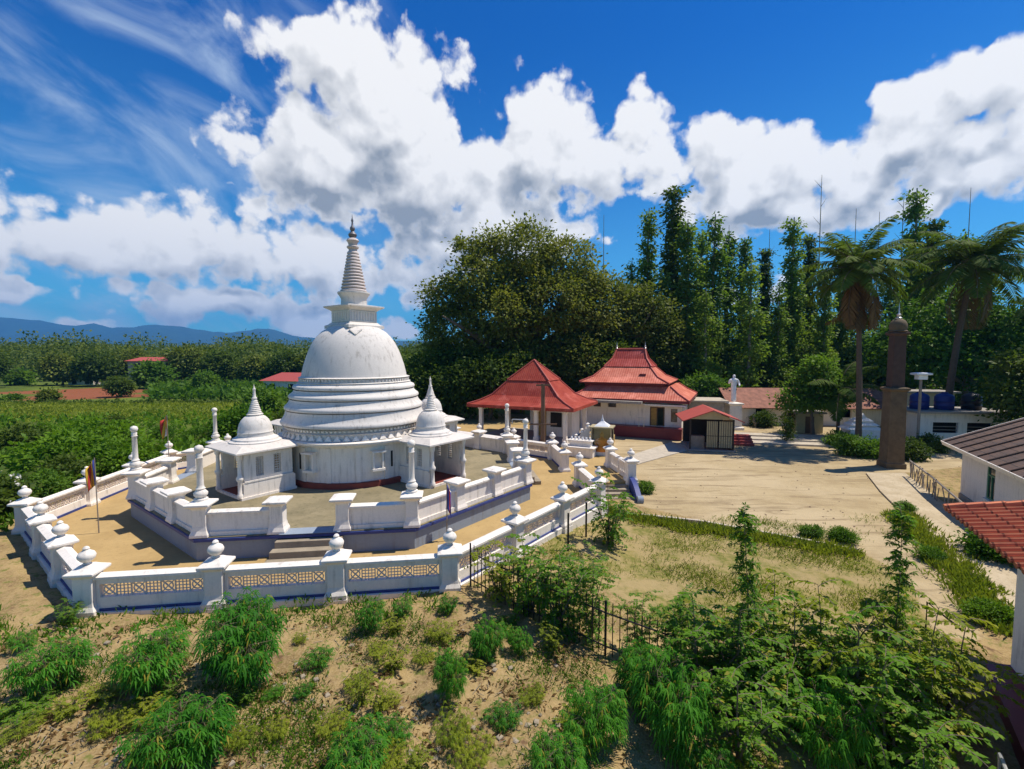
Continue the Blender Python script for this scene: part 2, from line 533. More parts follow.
def poly_d(poly, x, y):       # signed distance, negative inside
    d = 1e9
    for i in range(len(poly)):
        ax, ay = poly[i - 1][0], poly[i - 1][1]; bx, by = poly[i][0], poly[i][1]
        t = max(0, min(1, ((x - ax) * (bx - ax) + (y - ay) * (by - ay)) / ((bx - ax) ** 2 + (by - ay) ** 2)))
        d = min(d, math.hypot(x - ax - t * (bx - ax), y - ay - t * (by - ay)))
    return -d if poly_in(poly, x, y) else d


YZ = -.52
yard_poly = [at(640, 506, YZ), at(700, 520, YZ), at(800, 538, YZ), at(862, 552, YZ), at(905, 575, YZ), at(940, 640, YZ), at(985, 640, YZ),
             at(960, 590, YZ), at(905, 520, YZ), at(872, 476, YZ), Vector((32, 30, 0)), Vector((40, 39, 0)), Vector((36, 46, 0)), Vector((16, 50, 0)), Vector((6, 44, 0)), Vector((5, 24, 0))]
rough_poly = [at(600, 512), at(862, 552, YZ), at(905, 575, YZ), at(950, 660, YZ), at(700, 640), at(560, 560), at(470, 560)]


def axis(lo, hi, step, lim):
    a = list(np.arange(lo, hi + 1e-6, step))
    s, v = step, hi
    while v < lim: s *= 1.35; v += s; a.append(v)
    s, v = step, lo
    while v > -lim * (1 if lo < 0 else .02): s *= 1.35; v -= s; a.insert(0, v)
    return a


xs = axis(-45, 48, .42, 7000)
ys = axis(2, 62, .42, 7500)
gv, gf = [], []
nx, ny = len(xs), len(ys)
zone = {'sand': [], 'dry': [], 'veg': [], 'red': []}
red_poly = [at(28, 401, -1.9), at(152, 399, -1.9), at(150, 388, -1.9), at(34, 386, -1.9)]
for y in ys:
    for x in xs:
        z = gz(x, y)
        rr = math.hypot(x - OC.x, y - OC.y)
        if rr < 11.4: z = min(z, -.15)
        near = -45 < x < 48 and 0 < y < 62
        sd_ = poly_d(yard_poly, x, y) if near and x > 1 else 9
        zone['sand'].append(1 - ss(-.4, .4, sd_))
        rd = poly_d(rough_poly, x, y) if near and -4 < x < 14 else 9
        zone['dry'].append(1 - ss(-.8, .8, rd))
        v = max(ss(-20.5, -23.5, x), ss(35, 38, y) * ss(-4, -9, x), ss(48, 54, y), ss(30, 34, x) * ss(20, 24, y) * .7, ss(60, 75, abs(x)))
        zone['veg'].append(v)
        zone['red'].append(1 - ss(-2, 2, poly_d(red_poly, x, y)) if 70 < y < 150 and x < -40 else 0)
        gv.append((x, y, z))
for j in range(ny - 1):
    for i in range(nx - 1): gf.append((j * nx + i, j * nx + i + 1, (j + 1) * nx + i + 1, (j + 1) * nx + i))


def ground_mat():
    m, t, b = new_mat('ground')
    tcn = t.node('ShaderNodeTexCoord'); v = tcn.outputs['Object']

    def att(n): a = t.node('ShaderNodeAttribute', attribute_name=n); return a.outputs['Fac']
    n1 = t.noise(v, .9, 8, .65); n2 = t.noise(v, 4.5, 6, .65); n3 = t.noise(v, .12, 5, .6); n4 = t.noise(v, 24, 4, .6)
    edge = t.math('MULTIPLY_ADD', n2, .9, -.45)
    soil = t.mix(t.ramp(n1, .32, .68), (.37, .265, .115), (.19, .130, .055))
    soil = t.mix(t.ramp(n4, .35, .7, 0, .5), soil, (.45, .33, .18))
    soil = t.mix(t.ramp(n2, .52, .66, 0, .8), soil, (.12, .15, .025))
    soil = t.mix(t.ramp(t.noise(v, 2.1, 7, .7), .56, .68, 0, .8), soil, (.12, .065, .04))
    dry = t.mix(t.ramp(n2, .35, .65), (.30, .235, .09), (.15, .155, .035))
    dry = t.mix(t.ramp(n1, .40, .58, 0, .85), dry, (.36, .27, .13))
    sand = t.mix(t.ramp(n1, .3, .7), (.44, .345, .195), (.345, .26, .14))
    sand = t.mix(t.ramp(n3, .42, .6, 0, .7), sand, (.50, .40, .245))
    sand = t.mix(t.ramp(n4, .55, .8, 0, .4), sand, (.30, .22, .12))
    trk = t.noise(t.vmath('MULTIPLY', v, (.35, 2.2, 1.0)), 1.0, 5, .6, .8)
    sand = t.mix(t.ramp(trk, .50, .66, 0, .75), sand, (.25, .185, .105))
    veg = t.mix(t.ramp(n2, .3, .7), (.045, .075, .012), (.11, .145, .025))
    veg = t.mix(t.ramp(n3, .45, .6), veg, (.13, .17, .025))
    red = t.mix(n1, (.20, .065, .03), (.28, .10, .045))
    c = soil
    for nm_, col in (('dry', dry), ('sand', sand), ('veg', veg), ('red', red)):
        f = t.math('ADD', att(nm_), edge)
        c = t.mix(t.ramp(f, .35, .65), c, col)
    t.put(b.inputs['Base Color'], c)
    b.inputs['Roughness'].default_value = .95
    b.inputs['Specular IOR Level'].default_value = .1
    bn = t.node('ShaderNodeBump'); bn.inputs['Strength'].default_value = .6; bn.inputs['Distance'].default_value = .08
    t.put(bn.inputs['Height'], t.math('ADD', n2, t.math('MULTIPLY', n4, .35))); t.l.new(bn.outputs[0], b.inputs['Normal'])
    return m


gm = MB(); gm.v, gm.f = gv, gf
go = struct(gm.build('ground', ground_mat(), smooth=80))
for k, a in zone.items():
    at_ = go.data.attributes.new(k, 'FLOAT', 'POINT')
    at_.data.foreach_set('value', np.array(a, dtype=np.float32))


def ground_like(name, c1, c2, c3, scale=1.0):
    m, t, b = new_mat(name)
    tcn = t.node('ShaderNodeTexCoord'); v = tcn.outputs['Object']
    n1 = t.noise(v, .7 * scale, 8, .65); n2 = t.noise(v, 6 * scale, 6, .65); n4 = t.noise(v, 30, 4, .6)
    c = t.mix(t.ramp(n1, .32, .68), c1, c2)
    c = t.mix(t.ramp(n2, .52, .72, 0, .7), c, c3)
    t.put(b.inputs['Base Color'], c)
    b.inputs['Roughness'].default_value = .92
    b.inputs['Specular IOR Level'].default_value = .15
    bn = t.node('ShaderNodeBump'); bn.inputs['Strength'].default_value = .4; bn.inputs['Distance'].default_value = .04
    t.put(bn.inputs['Height'], t.math('ADD', n2, n4)); t.l.new(bn.outputs[0], b.inputs['Normal'])
    return m


M['courtsand'] = ground_like('terrace_sand', (.46, .32, .14), (.38, .26, .11), (.30, .20, .09))
M['pathcon'] = ground_like('cracked_path', (.52, .43, .29), (.40, .32, .20), (.22, .17, .10), 1.6)
M['pedfloor'] = ground_like('platform_floor', (.30, .25, .15), (.20, .17, .10), (.12, .11, .06))

# hills on the horizon
prof = [(-400, 312), (-250, 322), (-120, 310), (-40, 316), (0, 317), (22, 319), (40, 320), (57, 324), (75, 326), (88, 323), (105, 327), (130, 328), (160, 324), (185, 327), (205, 331), (232, 333),
        (258, 329), (276, 328), (290, 333), (305, 337), (340, 340), (420, 341), (520, 338), (640, 342), (800, 336), (950, 340), (1200, 330), (1500, 335)]
hm = MB()
vs, fs = [], []
rng = random.Random(3)
HD = 5200
nseg = 240
for k in range(nseg + 1):
    px = -400 + 1900 * k / nseg
    for i in range(len(prof) - 1):
        if prof[i][0] <= px <= prof[i + 1][0]:
            f = (px - prof[i][0]) / (prof[i + 1][0] - prof[i][0]); py = prof[i][1] * (1 - f) + prof[i + 1][1] * f; break
    h = (354.6 - py) / F * HD + CAM_Z + rng.uniform(-7, 7)
    x = (px - 512) / F
    for r, (dd, hh) in enumerate(((-1500, 0.0), (-1050, .22), (-650, .48), (-300, .74), (0, 1.0), (900, .6))):
        y = HD + dd
        w = math.sin(k * .9 + r * 2.1) * 60 + math.sin(k * .37 + r) * 110
        vs.append((x * HD + w * .4, y + (w if r not in (4,) else 0), h * hh * (1 + .12 * math.sin(k * .55 + r * 1.7) * (r in (1, 2, 3))) - 3))
n = 6
for k in range(nseg):
    for r in range(n - 1): fs.append((k * n + r, (k + 1) * n + r, (k + 1) * n + r + 1, k * n + r + 1))
hm.add(vs, fs)
struct(hm.build('hills', plain('forested_hills', (.02, .040, .022), .95, var=.4, scale=.01), smooth=70))

# terrace floor inside the wall (flush court), with raised court towards the pavilion
Mo = T(OC.x, OC.y, 0, OROT)


def ocp(i, r): a = R(-112.5 + 45 * (i - 3)); return Vector((r * math.cos(a), r * math.sin(a), 0))


tf = MB().prism([ocp(i, ORAD + .05) for i in range(8)], -.45, 0.0)
t_o = struct(tf.build('terrace_floor', M['courtsand'])); t_o.matrix_world = Mo
e5, e6, e7 = [Mo @ ocp(i, ORAD + .05) for i in (5, 6, 7)]
mid5 = e5.lerp(e6, .36)
rc = MB().prism([mid5, (6.25, 23.62), (6.5, 28.5), (7.0, 33.0), (8.3, 37.6), (2.5, 42.6), (-6.5, 43.0), (-6.5, 36.0), e7, e6], -.62, -.004)
struct(rc.build('upper_court', M['courtsand']))

# concrete path
pl = [at(866, 474, YZ), at(880, 492, YZ), at(905, 517, YZ), at(935, 545, YZ), at(975, 580, YZ), at(1010, 612, YZ), at(1024, 628, YZ)]
pr = [at(905, 474, YZ), at(925, 490, YZ), at(955, 512, YZ), at(985, 535, YZ), at(1030, 565, YZ), at(1075, 590, YZ), at(1090, 610, YZ)]
pm = MB(); vs = []; fs = []
for a, b in zip(pl, pr): vs += [(a.x, a.y, -.51), (b.x, b.y, -.51), (a.x, a.y, -.44), (b.x, b.y, -.44)]
for i in range(len(pl) - 1):
    k = 4 * i
    fs += [(k + 2, k + 3, k + 7, k + 6), (k, k + 2, k + 6, k + 4), (k + 1, k + 5, k + 7, k + 3)]
fs += [(0, 1, 3, 2)]
pm.add(vs, fs)
struct(pm.build('path', M['pathcon']))
# light cement strip from the shrine court to the hall door
hp = MB().prism([(6.55, 30.2), (8.0, 29.4), (14.2, 35.0), (12.6, 36.8)], -.6, -.46)
struct(hp.build('path', M['pale_concrete']))
# kerb between yard and garden
kb = MB()
kpts = [at(618, 514), at(700, 523, YZ), at(800, 541, YZ), at(858, 553, YZ)]
for a, b in zip(kpts[:-1], kpts[1:]):
    d = b - a
    kb.box(0, d.length, -.07, .07, -.2, .10, T(a.x, a.y, -.5, math.atan2(d.y, d.x)))
struct(kb.build('kerb', M['pale_concrete']))

exec_parts = True

# ---------------------------------------------------------------- perimeter wall
SIDE = 2 * ORAD * math.sin(PI / 8)


def face_M(i, r, k=0.0):
    a, b = ocp(i, r), ocp(i + 1, r)
    d = b - a
    return T(a.x + d.x * k, a.y + d.y * k, 0, math.atan2(d.y, d.x))


POST = [(.29, .29, 0), (.29, .29, .10), (.235, .235, .20), (.215, .215, .30), (.215, .215, .92), (.25, .25, .97), (.335, .335, 1.02), (.335, .335, 1.08), (.18, .18, 1.17), (.13, .13, 1.21)]
POT = [(.06, 1.20), (.09, 1.23), (.07, 1.27), (.13, 1.31), (.182, 1.38), (.192, 1.44), (.16, 1.51), (.085, 1.56), (.065, 1.59), (.075, 1.62), (.045, 1.66), (.0, 1.68)]


def lattice_mb(x0, x1, z0, z1, Mx, n=7):
    m = MB()
    w = (x1 - x0) / n; h = z1 - z0
    for c in range(n):
        cx, cz = x0 + w * (c + .5), (z0 + z1) / 2
        if c: m.box(x0 + w * c - .012, x0 + w * c + .012, -.020, .020, z0, z1, Mx)
        if c % 2 == 0:
            for s in (-1, 1):
                Mr = Mx @ Matrix.Translation((cx, 0, cz)) @ Matrix.Rotation(s * math.atan2(h, w), 4, 'Y')
                L = math.hypot(w, h) / 2 - .006
                m.box(-L, L, -.016 + .002 * s, .016 - .002 * s, -.015, .015, Mr)
            vs, fs = [], []
            N = 14
            for r_ in (.30 * h, .38 * h):
                for y_ in (-.012, .012):
                    for q in range(N): vs.append((cx + r_ * math.cos(2 * PI * q / N) * w / h, y_, cz + r_ * math.sin(2 * PI * q / N)))
            for q in range(N):
                p = (q + 1) % N
                fs += [(q, p, 2 * N + p, 2 * N + q), (N + q, 3 * N + q, 3 * N + p, N + p), (2 * N + q, 2 * N + p, 3 * N + p, 3 * N + q), (q, N + q, N + p, p)]
            m.add(vs, fs, Mx)
        else:
            for q in range(1, 4):
                m.box(cx - w / 2 + w * q / 4 - .010, cx - w / 2 + w * q / 4 + .010, -.0115, .0115, z0, z1, Mx)
                m.box(cx - w / 2 + .012, cx + w / 2 - .012, -.0095, .0095, z0 + h * q / 4 - .010, z0 + h * q / 4 + .010, Mx)
    return m


def outer_bay(parent, Mx, L, lattice=True):
    x0, x1 = .22, L - .22
    m = MB()
    if lattice:
        for (a, b, c, d) in ((x0, x1, .09, .37), (x0, x1, .71, .86), (x0, x0 + .08, .37, .71), (x1 - .08, x1, .37, .71)): m.box(a, b, -.075, .075, c, d, Mx)
    else:
        m.box(x0, x1, -.075, .075, .09, .86, Mx)
    p = m.build('wall_panel', M['white'], parent)
    if lattice:
        lattice_mb(x0 + .08, x1 - .08, .37, .71, Mx).build('lattice', M['lattice'], p)
    c = MB()
    c.add([(x0, -.16, .86), (x1, -.16, .86), (x1, -.16, .92), (x0, -.16, .92), (x0, 0, .985), (x1, 0, .985), (x0, .16, .92), (x1, .16, .92), (x0, .16, .86), (x1, .16, .86)],
          [(0, 1, 2, 3), (3, 2, 5, 4), (4, 5, 7, 6), (6, 7, 9, 8), (8, 9, 1, 0), (0, 3, 4, 6, 8), (1, 9, 7, 5, 2)], Mx)
    c.build('coping', M['white'], p)
    b = MB(); b.box(x0, x1, -.11, .11, -.55, .09, Mx); b.build('base_band', M['blue'], p)
    g = MB(); g.box(x0, x1, -.20, -.112, -.6, .03, Mx); g.build('ledge', M['white'], p)


def outer_post(parent, Mx):
    p = MB().frust(POST, Mx); p.frust([(.30, .30, -.62), (.30, .30, -.005)], Mx)
    o = p.build('post', M['white'], parent, bevel=.012)
    MB().lathe(POT, 18, Mx).build('pot_finial', M['white'], o, smooth=50)


pw = thing('perimeter_wall', 'low white octagonal wall with lattice panels and pot-topped posts round the whole stupa terrace', 'wall', (OC.x, OC.y, 0), OROT)
for i in range(8):
    for k in range(3):
        Mk = face_M(i, ORAD, k / 3)
        if k == 0:
            prev = face_M((i - 1) % 8, ORAD, 1) if i not in (3,) else Mk
            outer_post(pw, prev)
        else: outer_post(pw, Mk)
        if i == 5 and k == 1: continue
        outer_bay(pw, Mk, SIDE / 3, lattice=(i != 5))

# ---------------------------------------------------------------- platform and inner parapet
IR = 8.72
PH = .70
ped = thing('stupa_platform', 'raised octagonal blue-grey platform carrying the white stupa and its small shrines', 'platform', (OC.x, OC.y, 0), OROT)
MB().prism([ocp(i, IR) for i in range(8)], -.02, PH - .09).build('plinth', M['bluegrey'], ped)
MB().prism([ocp(i, IR + .10) for i in range(8)], PH - .09, PH).build('rim', M['blue'], ped)
MB().prism([ocp(i, IR + .03) for i in range(8)], PH, PH + .03).build('platform_floor', M['pedfloor'], ped)
ISD = 2 * IR * math.sin(PI / 8)
for i in (1, 3, 5, 7):
    Mk = face_M(i, IR, 0)
    s = MB()
    for q in range(3): s.box(ISD * .36 - .06 * q, ISD * .66 + .06 * q, -.32 * (q + 1), -.32 * q - .003 * (q > 0), 0, PH - .12 - .2 * q, Mk)
    s.build('steps', M['stone'], ped, bevel=.015)
    MB().box(ISD * .37, ISD * .65, -.13, .42, PH + .031, PH + .045, Mk).build('threshold', M['bluegrey'], ped)

IPOST = [(.27, .27, 0), (.27, .27, .08), (.225, .225, .20), (.20, .20, .34), (.20, .20, .86), (.23, .23, .92), (.36, .36, 1.0), (.36, .36, 1.06), (.17, .17, 1.13)]
COLM = [(.20, 1.12), (.20, 1.19), (.13, 1.22), (.19, 1.30), (.20, 1.38), (.12, 1.47), (.14, 1.51), (.105, 1.55), (.095, 1.62), (.085, 2.45), (.11, 2.48), (.085, 2.52), (.10, 2.60), (.075, 2.63), (.12, 2.70), (.135, 2.77), (.10, 2.85), (.0, 2.89)]
par = thing('inner_parapet', 'inner white parapet with tall slim corner columns on the edge of the raised platform', 'parapet', (OC.x, OC.y, PH + .03), OROT)
PR = IR - .22


def inner_bay(Mx, L):
    x0, x1 = .2, L - .2
    m = MB()
    m.box(x0, x1, -.08, .08, .0, .70, Mx)
    m.box(x0, x1, -.13, -.082, .0, .14, Mx)
    p = m.build('wall_panel', M['white'], par)
    c = MB()
    c.add([(x0, -.15, .70), (x1, -.15, .70), (x1, -.15, .76), (x0, -.15, .76), (x0, 0, .83), (x1, 0, .83), (x0, .15, .76), (x1, .15, .76), (x0, .15, .70), (x1, .15, .70)],
          [(0, 1, 2, 3), (3, 2, 5, 4), (4, 5, 7, 6), (6, 7, 9, 8), (8, 9, 1, 0), (0, 3, 4, 6, 8), (1, 9, 7, 5, 2)], Mx)
    c.build('coping', M['white'], p)


PSD = 2 * PR * math.sin(PI / 8)
for i in range(8):
    card = i in (1, 3, 5, 7)
    for k, (a, b) in enumerate(((0, .35), (.35, .66), (.66, 1)) if card else ((0, 1 / 3), (1 / 3, 2 / 3), (2 / 3, 1))):
        Mk = face_M(i, PR, a)
        p0 = face_M((i - 1) % 8, PR, 1) if (k == 0 and i not in (3,)) else Mk
        o = MB().frust(IPOST, p0).build('post', M['white'], par, bevel=.012)
        if k == 0: MB().lathe(COLM, 14, p0).build('slim_column', M['white'], o, smooth=50)
        if card and k == 1: continue
        inner_bay(Mk, PSD * (b - a))

# ---------------------------------------------------------------- the stupa
FZ = PH + .03
st = thing('stupa', 'great white bell-shaped stupa with ringed base and tall stepped spire', 'stupa', (OC.x + .05, OC.y, FZ), OROT)


def rz_(z): return z - FZ


MB().lathe([(3.22, 0), (3.22, .22), (3.12, .24)], 64).build('red_base_band', M['redband'], st, smooth=40)
dr = MB().lathe([(3.08, .24), (3.08, rz_(2.45)), (3.14, rz_(2.5)), (3.16, rz_(2.56)), (3.50, rz_(2.64)), (3.52, rz_(2.72)), (3.30, rz_(2.76))], 96)
drum = dr.build('drum', M['white'], st, smooth=35)
# shallow pilasters and dark slits round the drum
pil = MB(); slit = MB(); nic = MB()
for k in range(16):
    a = k * PI / 8 + PI / 16
    Mx = Matrix.Rotation(a, 4, 'Z')
    MB().box(3.05, 3.13, -.10, .10, .245, rz_(2.44), Mx).build('pilaster', M['white'], drum)
    if k % 2 == 0:
        for s in (-1, 1):
            MB().box(3.05, 3.092, s * .20 - .045, s * .20 + .045, .75, 1.45, Matrix.Rotation(R(-45) + (k // 4) * PI / 2 + R(10) * (1 if k % 4 == 0 else -1), 4, 'Z')).build('slit_niche', M['dark'], drum)
for k in range(4):
    for sg in (1, -1):
        Mx = Matrix.Rotation(R(-45) + k * PI / 2 + R(19) * sg, 4, 'Z')
        h_ = MB(); h_.box(3.07, 3.42, -.30, .30, 1.50, 1.57, Mx); h_.box(3.07, 3.30, -.24, -.16, .80, 1.497, Mx); h_.box(3.07, 3.30, .16, .24, .80, 1.497, Mx); h_.box(3.07, 3.36, -.28, .28, .70, .797, Mx)
        h_.build('hooded_niche', M['white'], drum)
fr = MB().lathe([(3.24, rz_(2.762)), (3.16, rz_(2.80)), (3.16, rz_(3.02)), (3.26, rz_(3.06)), (3.12, rz_(3.10)), (3.12, rz_(3.22)), (3.30, rz_(3.26))], 96)
frz = fr.build('frieze', M['dome'], st, smooth=35)
or_ = MB()
for k in range(54):
    a = 2 * PI * k / 54
    Mx = Matrix.Rotation(a, 4, 'Z')
    or_.add([(3.30, -.15, rz_(2.79)), (3.30, .15, rz_(2.79)), (3.20, 0, rz_(3.04)), (3.16, -.15, rz_(2.79)), (3.16, .15, rz_(2.79))], [(0, 1, 2), (0, 2, 3), (1, 4, 2)], Mx)
for k in range(110):
    a = 2 * PI * k / 110
    or_.box(3.11, 3.19, -.05, .05, rz_(3.12), rz_(3.20), Matrix.Rotation(a, 4, 'Z'))
or_.build('petal_relief', M['white'], frz)
steps = [(3.34, 3.26, 3.90), (3.16, 3.90, 4.40), (2.97, 4.40, 4.82), (2.78, 4.82, 5.14)]
for (r, z0, z1) in steps:
    h = z1 - z0
    pf = [(r - .16, rz_(z0)), (r + .0, rz_(z0) + .05), (r + .02, rz_(z0) + .12), (r - .03, rz_(z0) + .20)]
    for q in range(1, 7):
        t = q / 6
        pf.append((r - .05 - .17 * math.sin(t * PI / 2), rz_(z0) + .20 + (h - .20) * t))
    MB().lathe(pf, 96, cap=False).build('base_ring', M['dome'], st, smooth=50)
bb = MB().lathe([(2.52, rz_(5.13)), (2.60, rz_(5.16)), (2.50, rz_(5.20)), (2.46, rz_(5.34)), (2.56, rz_(5.38)), (2.43, rz_(5.42))], 96)
for k in range(90):
    bb.box(2.44, 2.53, -.045, .045, rz_(5.22), rz_(5.33), Matrix.Rotation(2 * PI * k / 90, 4, 'Z'))
bb.build('bead_band', M['dome'], st, smooth=35)
dp = [(2.42, 5.40), (2.385, 5.60), (2.30, 5.95), (2.19, 6.30), (2.06, 6.65), (1.90, 6.98), (1.71, 7.26), (1.47, 7.51), (1.17, 7.70), (.75, 7.82), (0.0, 7.86)]
fine = []
for a, b in zip(dp[:-1], dp[1:]): fine.append(a)
dome = MB().lathe([(r, rz_(z)) for r, z in dp[:-1]] + [(.02, rz_(7.86))], 96).build('dome', M['dome'], st, smooth=80)
HA = R(-45) + R(7.81) - OROT + R(0)
Mh = Matrix.Rotation(R(45), 4, 'Z')
mk = MB()          # the V shaped relief mark on the dome's shoulder
for s in (-1, 1):
    Mv = Matrix.Rotation(R(-78), 4, 'Z') @ Matrix.Translation((1.66, 0, rz_(7.31))) @ Matrix.Rotation(R(-42), 4, 'Y') @ Matrix.Rotation(R(38 * s), 4, 'X')
    mk.box(-.05, .05, -.03, .03, .0, .42, Mv)
mk.build('relief_mark', M['slab'], st)
HZ = 7.66
har = MB().frust([(.98, .98, rz_(HZ)), (.98, .98, rz_(HZ) + .14), (.84, .84, rz_(HZ) + .20), (.80, .80, rz_(HZ) + .26), (.74, .74, rz_(HZ) + .30), (.74, .74, rz_(HZ) + .82), (.80, .80, rz_(HZ) + .88), (.86, .86, rz_(HZ) + .92), (1.0, 1.0, rz_(HZ) + 1.0), (1.0, 1.0, rz_(HZ) + 1.06), (.62, .62, rz_(HZ) + 1.12)], Mh)
ho = har.build('square_turret', M['dome'], st)
rl = MB()
for f in range(4):
    Mf = Mh @ Matrix.Rotation(f * PI / 2, 4, 'Z')
    for q in range(9): rl.box(.738, .765, -.60 + q * .15 - .028, -.60 + q * .15 + .028, rz_(HZ) + .36, rz_(HZ) + .76, Mf)
    rl.box(.738, .775, -.66, .66, rz_(HZ) + .31, rz_(HZ) + .355, Mf); rl.box(.738, .775, -.66, .66, rz_(HZ) + .765, rz_(HZ) + .805, Mf)
rl.build('rail_relief', M['white'], ho)
S0 = 8.76
MB().lathe([(.60, rz_(S0)), (.58, rz_(S0) + .30), (.64, rz_(S0) + .42), (.74, rz_(S0) + .56), (.74, rz_(S0) + .62), (.55, rz_(S0) + .66)], 40).build('spire_neck', M['dome'], st, smooth=35)
sp = []
NR = 13
for q in range(NR):
    t = q / NR
    r = .60 - .36 * t; z = S0 + .64 + q * .148
    sp += [(r * .86, rz_(z)), (r, rz_(z + .03)), (r * 1.01, rz_(z + .075)), (r * .93, rz_(z + .115))]
zt = S0 + .64 + NR * .148
sp += [(.20, rz_(zt)), (.19, rz_(zt + .10)), (.27, rz_(zt + .16)), (.28, rz_(zt + .22)), (.19, rz_(zt + .28)), (.22, rz_(zt + .40)), (.29, rz_(zt + .50)), (.24, rz_(zt + .58)), (.12, rz_(zt + .64))]
MB().lathe(sp, 36).build('ringed_spire', M['spire'], st, smooth=40)
z2 = zt + .62
MB().lathe([(.10, rz_(z2)), (.18, rz_(z2 + .09)), (.20, rz_(z2 + .17)), (.12, rz_(z2 + .27)), (.07, rz_(z2 + .33)), (.12, rz_(z2 + .42)), (.11, rz_(z2 + .50)), (.05, rz_(z2 + .58)), (.035, rz_(z2 + .75)), (.06, rz_(z2 + .82)), (.025, rz_(z2 + .92)), (.0, rz_(z2 + 1.15))], 20).build('pinnacle', M['greymetal'], st, smooth=50)


# ---------------------------------------------------------------- small image shrines round the drum (local +X points away from the stupa)
def shrine(cx, cy, ang, label):
    t = thing('image_shrine', label, 'shrine', (cx, cy, FZ), ang, 'image shrines round the stupa')
    w = 1.08
    b = MB()
    b.box(-w - .04, w + .04, -w - .04, w + .04, 0, .10)
    b.box(-w, -w + .24, -w + .22, w - .22, .10, 1.80)                # back wall
    for s in (-1, 1): b.box(-w, w - .06, (w - .22) if s > 0 else -w, w if s > 0 else -w + .22, .10, .66)
    for s in (-1, 1):
        y0, y1 = (w - .22, w - .06) if s > 0 else (-w + .06, -w + .22)
        x0, x1 = -w + .08, w - .12
        b.box(x0, x1, y0, y1, .66, .84); b.box(x0, x1, y0, y1, 1.62, 1.80)
        for (xa, xb) in ((x0, -.52), (-.22, .20), (.50, x1)): b.box(xa, xb, y0, y1, .84, 1.62)
        b.box(x0, x1, (s * w - .035) if s > 0 else -w - .02, (s * w + .02) if s > 0 else -w + .035, .661, .72)
    b.build('walls', M['white'], t)
    for s in (-1, 1):
        for xa in (-.52, .20):
            g = MB()
            yc = s * (w - .14)
            for q in range(8): g.box(xa, xa + .30, yc - .03, yc + .03, .86 + q * .098, .885 + q * .098)
            for q in range(3): g.box(xa + .04 + q * .09, xa + .06 + q * .09, yc - .024, yc + .024, .84, 1.62)
            g.build('lattice_window', M['slab'], t)
    MB().box(-w + .242, -w + .26, -.42, .25, .75, 1.6).build('painting', M['ochre'], t)
    MB().box(-w + .26, w - .05, -w + .24, w - .24, .102, .12).build('porch_floor', M['redband'], t)
    for s in (-1, 1):
        Mx = T(w + .02, s * (w - .11), 0)
        MB().lathe([(.12, .10), (.12, .22), (.085, .26), (.08, .72), (.13, .80), (.14, .88), (.075, .98), (.07, 1.55), (.11, 1.62), (.12, 1.80)], 12, Mx).build('porch_column', M['white'], t, smooth=50)
    MB().frust([(1.22, 1.22, 1.80), (1.40, 1.40, 1.86), (1.40, 1.40, 1.92), (1.0, 1.0, 2.10)]).build('roof_slab', M['slab'], t)
    Mx = T(0, 0, .06)
    MB().lathe([(.98, 1.98), (1.0, 2.08), (.88, 2.12), (.86, 2.18), (.78, 2.22), (.68, 2.28), (.66, 2.40), (.68, 2.44), (.65, 2.48), (.64, 2.60), (.60, 2.76), (.52, 2.92), (.40, 3.05), (.26, 3.12)], 40, Mx).build('small_dome', M['dome'], t, smooth=40)
    pr = [(.28, 3.10), (.32, 3.16), (.27, 3.2)]
    for q in range(7): pr += [(.24 - q * .021, 3.21 + q * .075), (.26 - q * .022, 3.24 + q * .075), (.23 - q * .021, 3.275 + q * .075)]
    pr += [(.09, 3.75), (.11, 3.82), (.06, 3.9), (.05, 4.15), (.065, 4.2), (.03, 4.27), (.0, 4.42)]
    MB().lathe(pr, 20, Mx).build('small_spire', M['dome'], t, smooth=40)
    return t


for cx, cy, a, lab in ((-10.75, 19.55, -127, 'small domed shrine left of the stupa, its lattice windows in full sun'), (-3.70, 21.25, -37, 'small domed shrine right of the stupa with its open porch facing the stairs'),
                       (-4.75, 27.3, 53, 'small domed shrine half hidden behind the right-hand shrine, only roof and spire clear'), (-11.7, 26.2, 143, 'small shrine tucked behind the left flank of the stupa, only its roof edge showing')):
    shrine(cx, cy, R(a + .6), lab)

# ---------------------------------------------------------------- stairs up to the terrace
sw = thing('staircase', 'short stone stair with white balustrades climbing from the sandy yard to the terrace', 'stairs', (4.9, 23.6, 0), 0)
s = MB()
for q in range(4): s.box(-1.05 + .0, .95, -.34 * (q + 1), -.34 * q - .003 * (q > 0), -.62, -.12 * (q + 1))
s.build('steps', M['stone'], sw, bevel=.012)
# sloping ramp kerb and landing edge
bl = MB()
ang = math.atan2(26.9 - 23.7, 5.62 - 6.05)
Mb = T(1.15, .05, 0, ang)
for (xa, xb) in ((.26, 1.42), (1.68, 2.85)):
    m = MB()
    for (a, b, c, d) in ((xa, xb, .0, .28), (xa, xb, .70, .80)): m.box(a, b, -.07, .07, c, d, Mb)
    nb = 5
    for q in range(nb + 1):
        xx = xa + (xb - xa) * q / nb
        m.box(xx - .05, xx + .05, -.06, .06, .28, .70, Mb)
    p = m.build('balustrade', M['white'], sw)
    c = MB(); c.frust([(.58, .15, .80), (.58, .15, .86), (.58, .04, .92)], Mb @ T((xa + xb) / 2, 0)); c.build('coping', M['white'], p)
for xx in (0, 2.85 + .25):
    Mx = Mb @ T(xx, 0, 0)
    p = MB().frust(POST, Mx)
    p.frust([(.31, .31, -.6), (.31, .31, -.004)], Mx)
    o = p.build('post', M['white'], sw, bevel=.012)
    MB().lathe(POT, 18, Mx).build('pot_finial', M['white'], o, smooth=50)
cv = []        # the dark blue scroll running down beside the steps
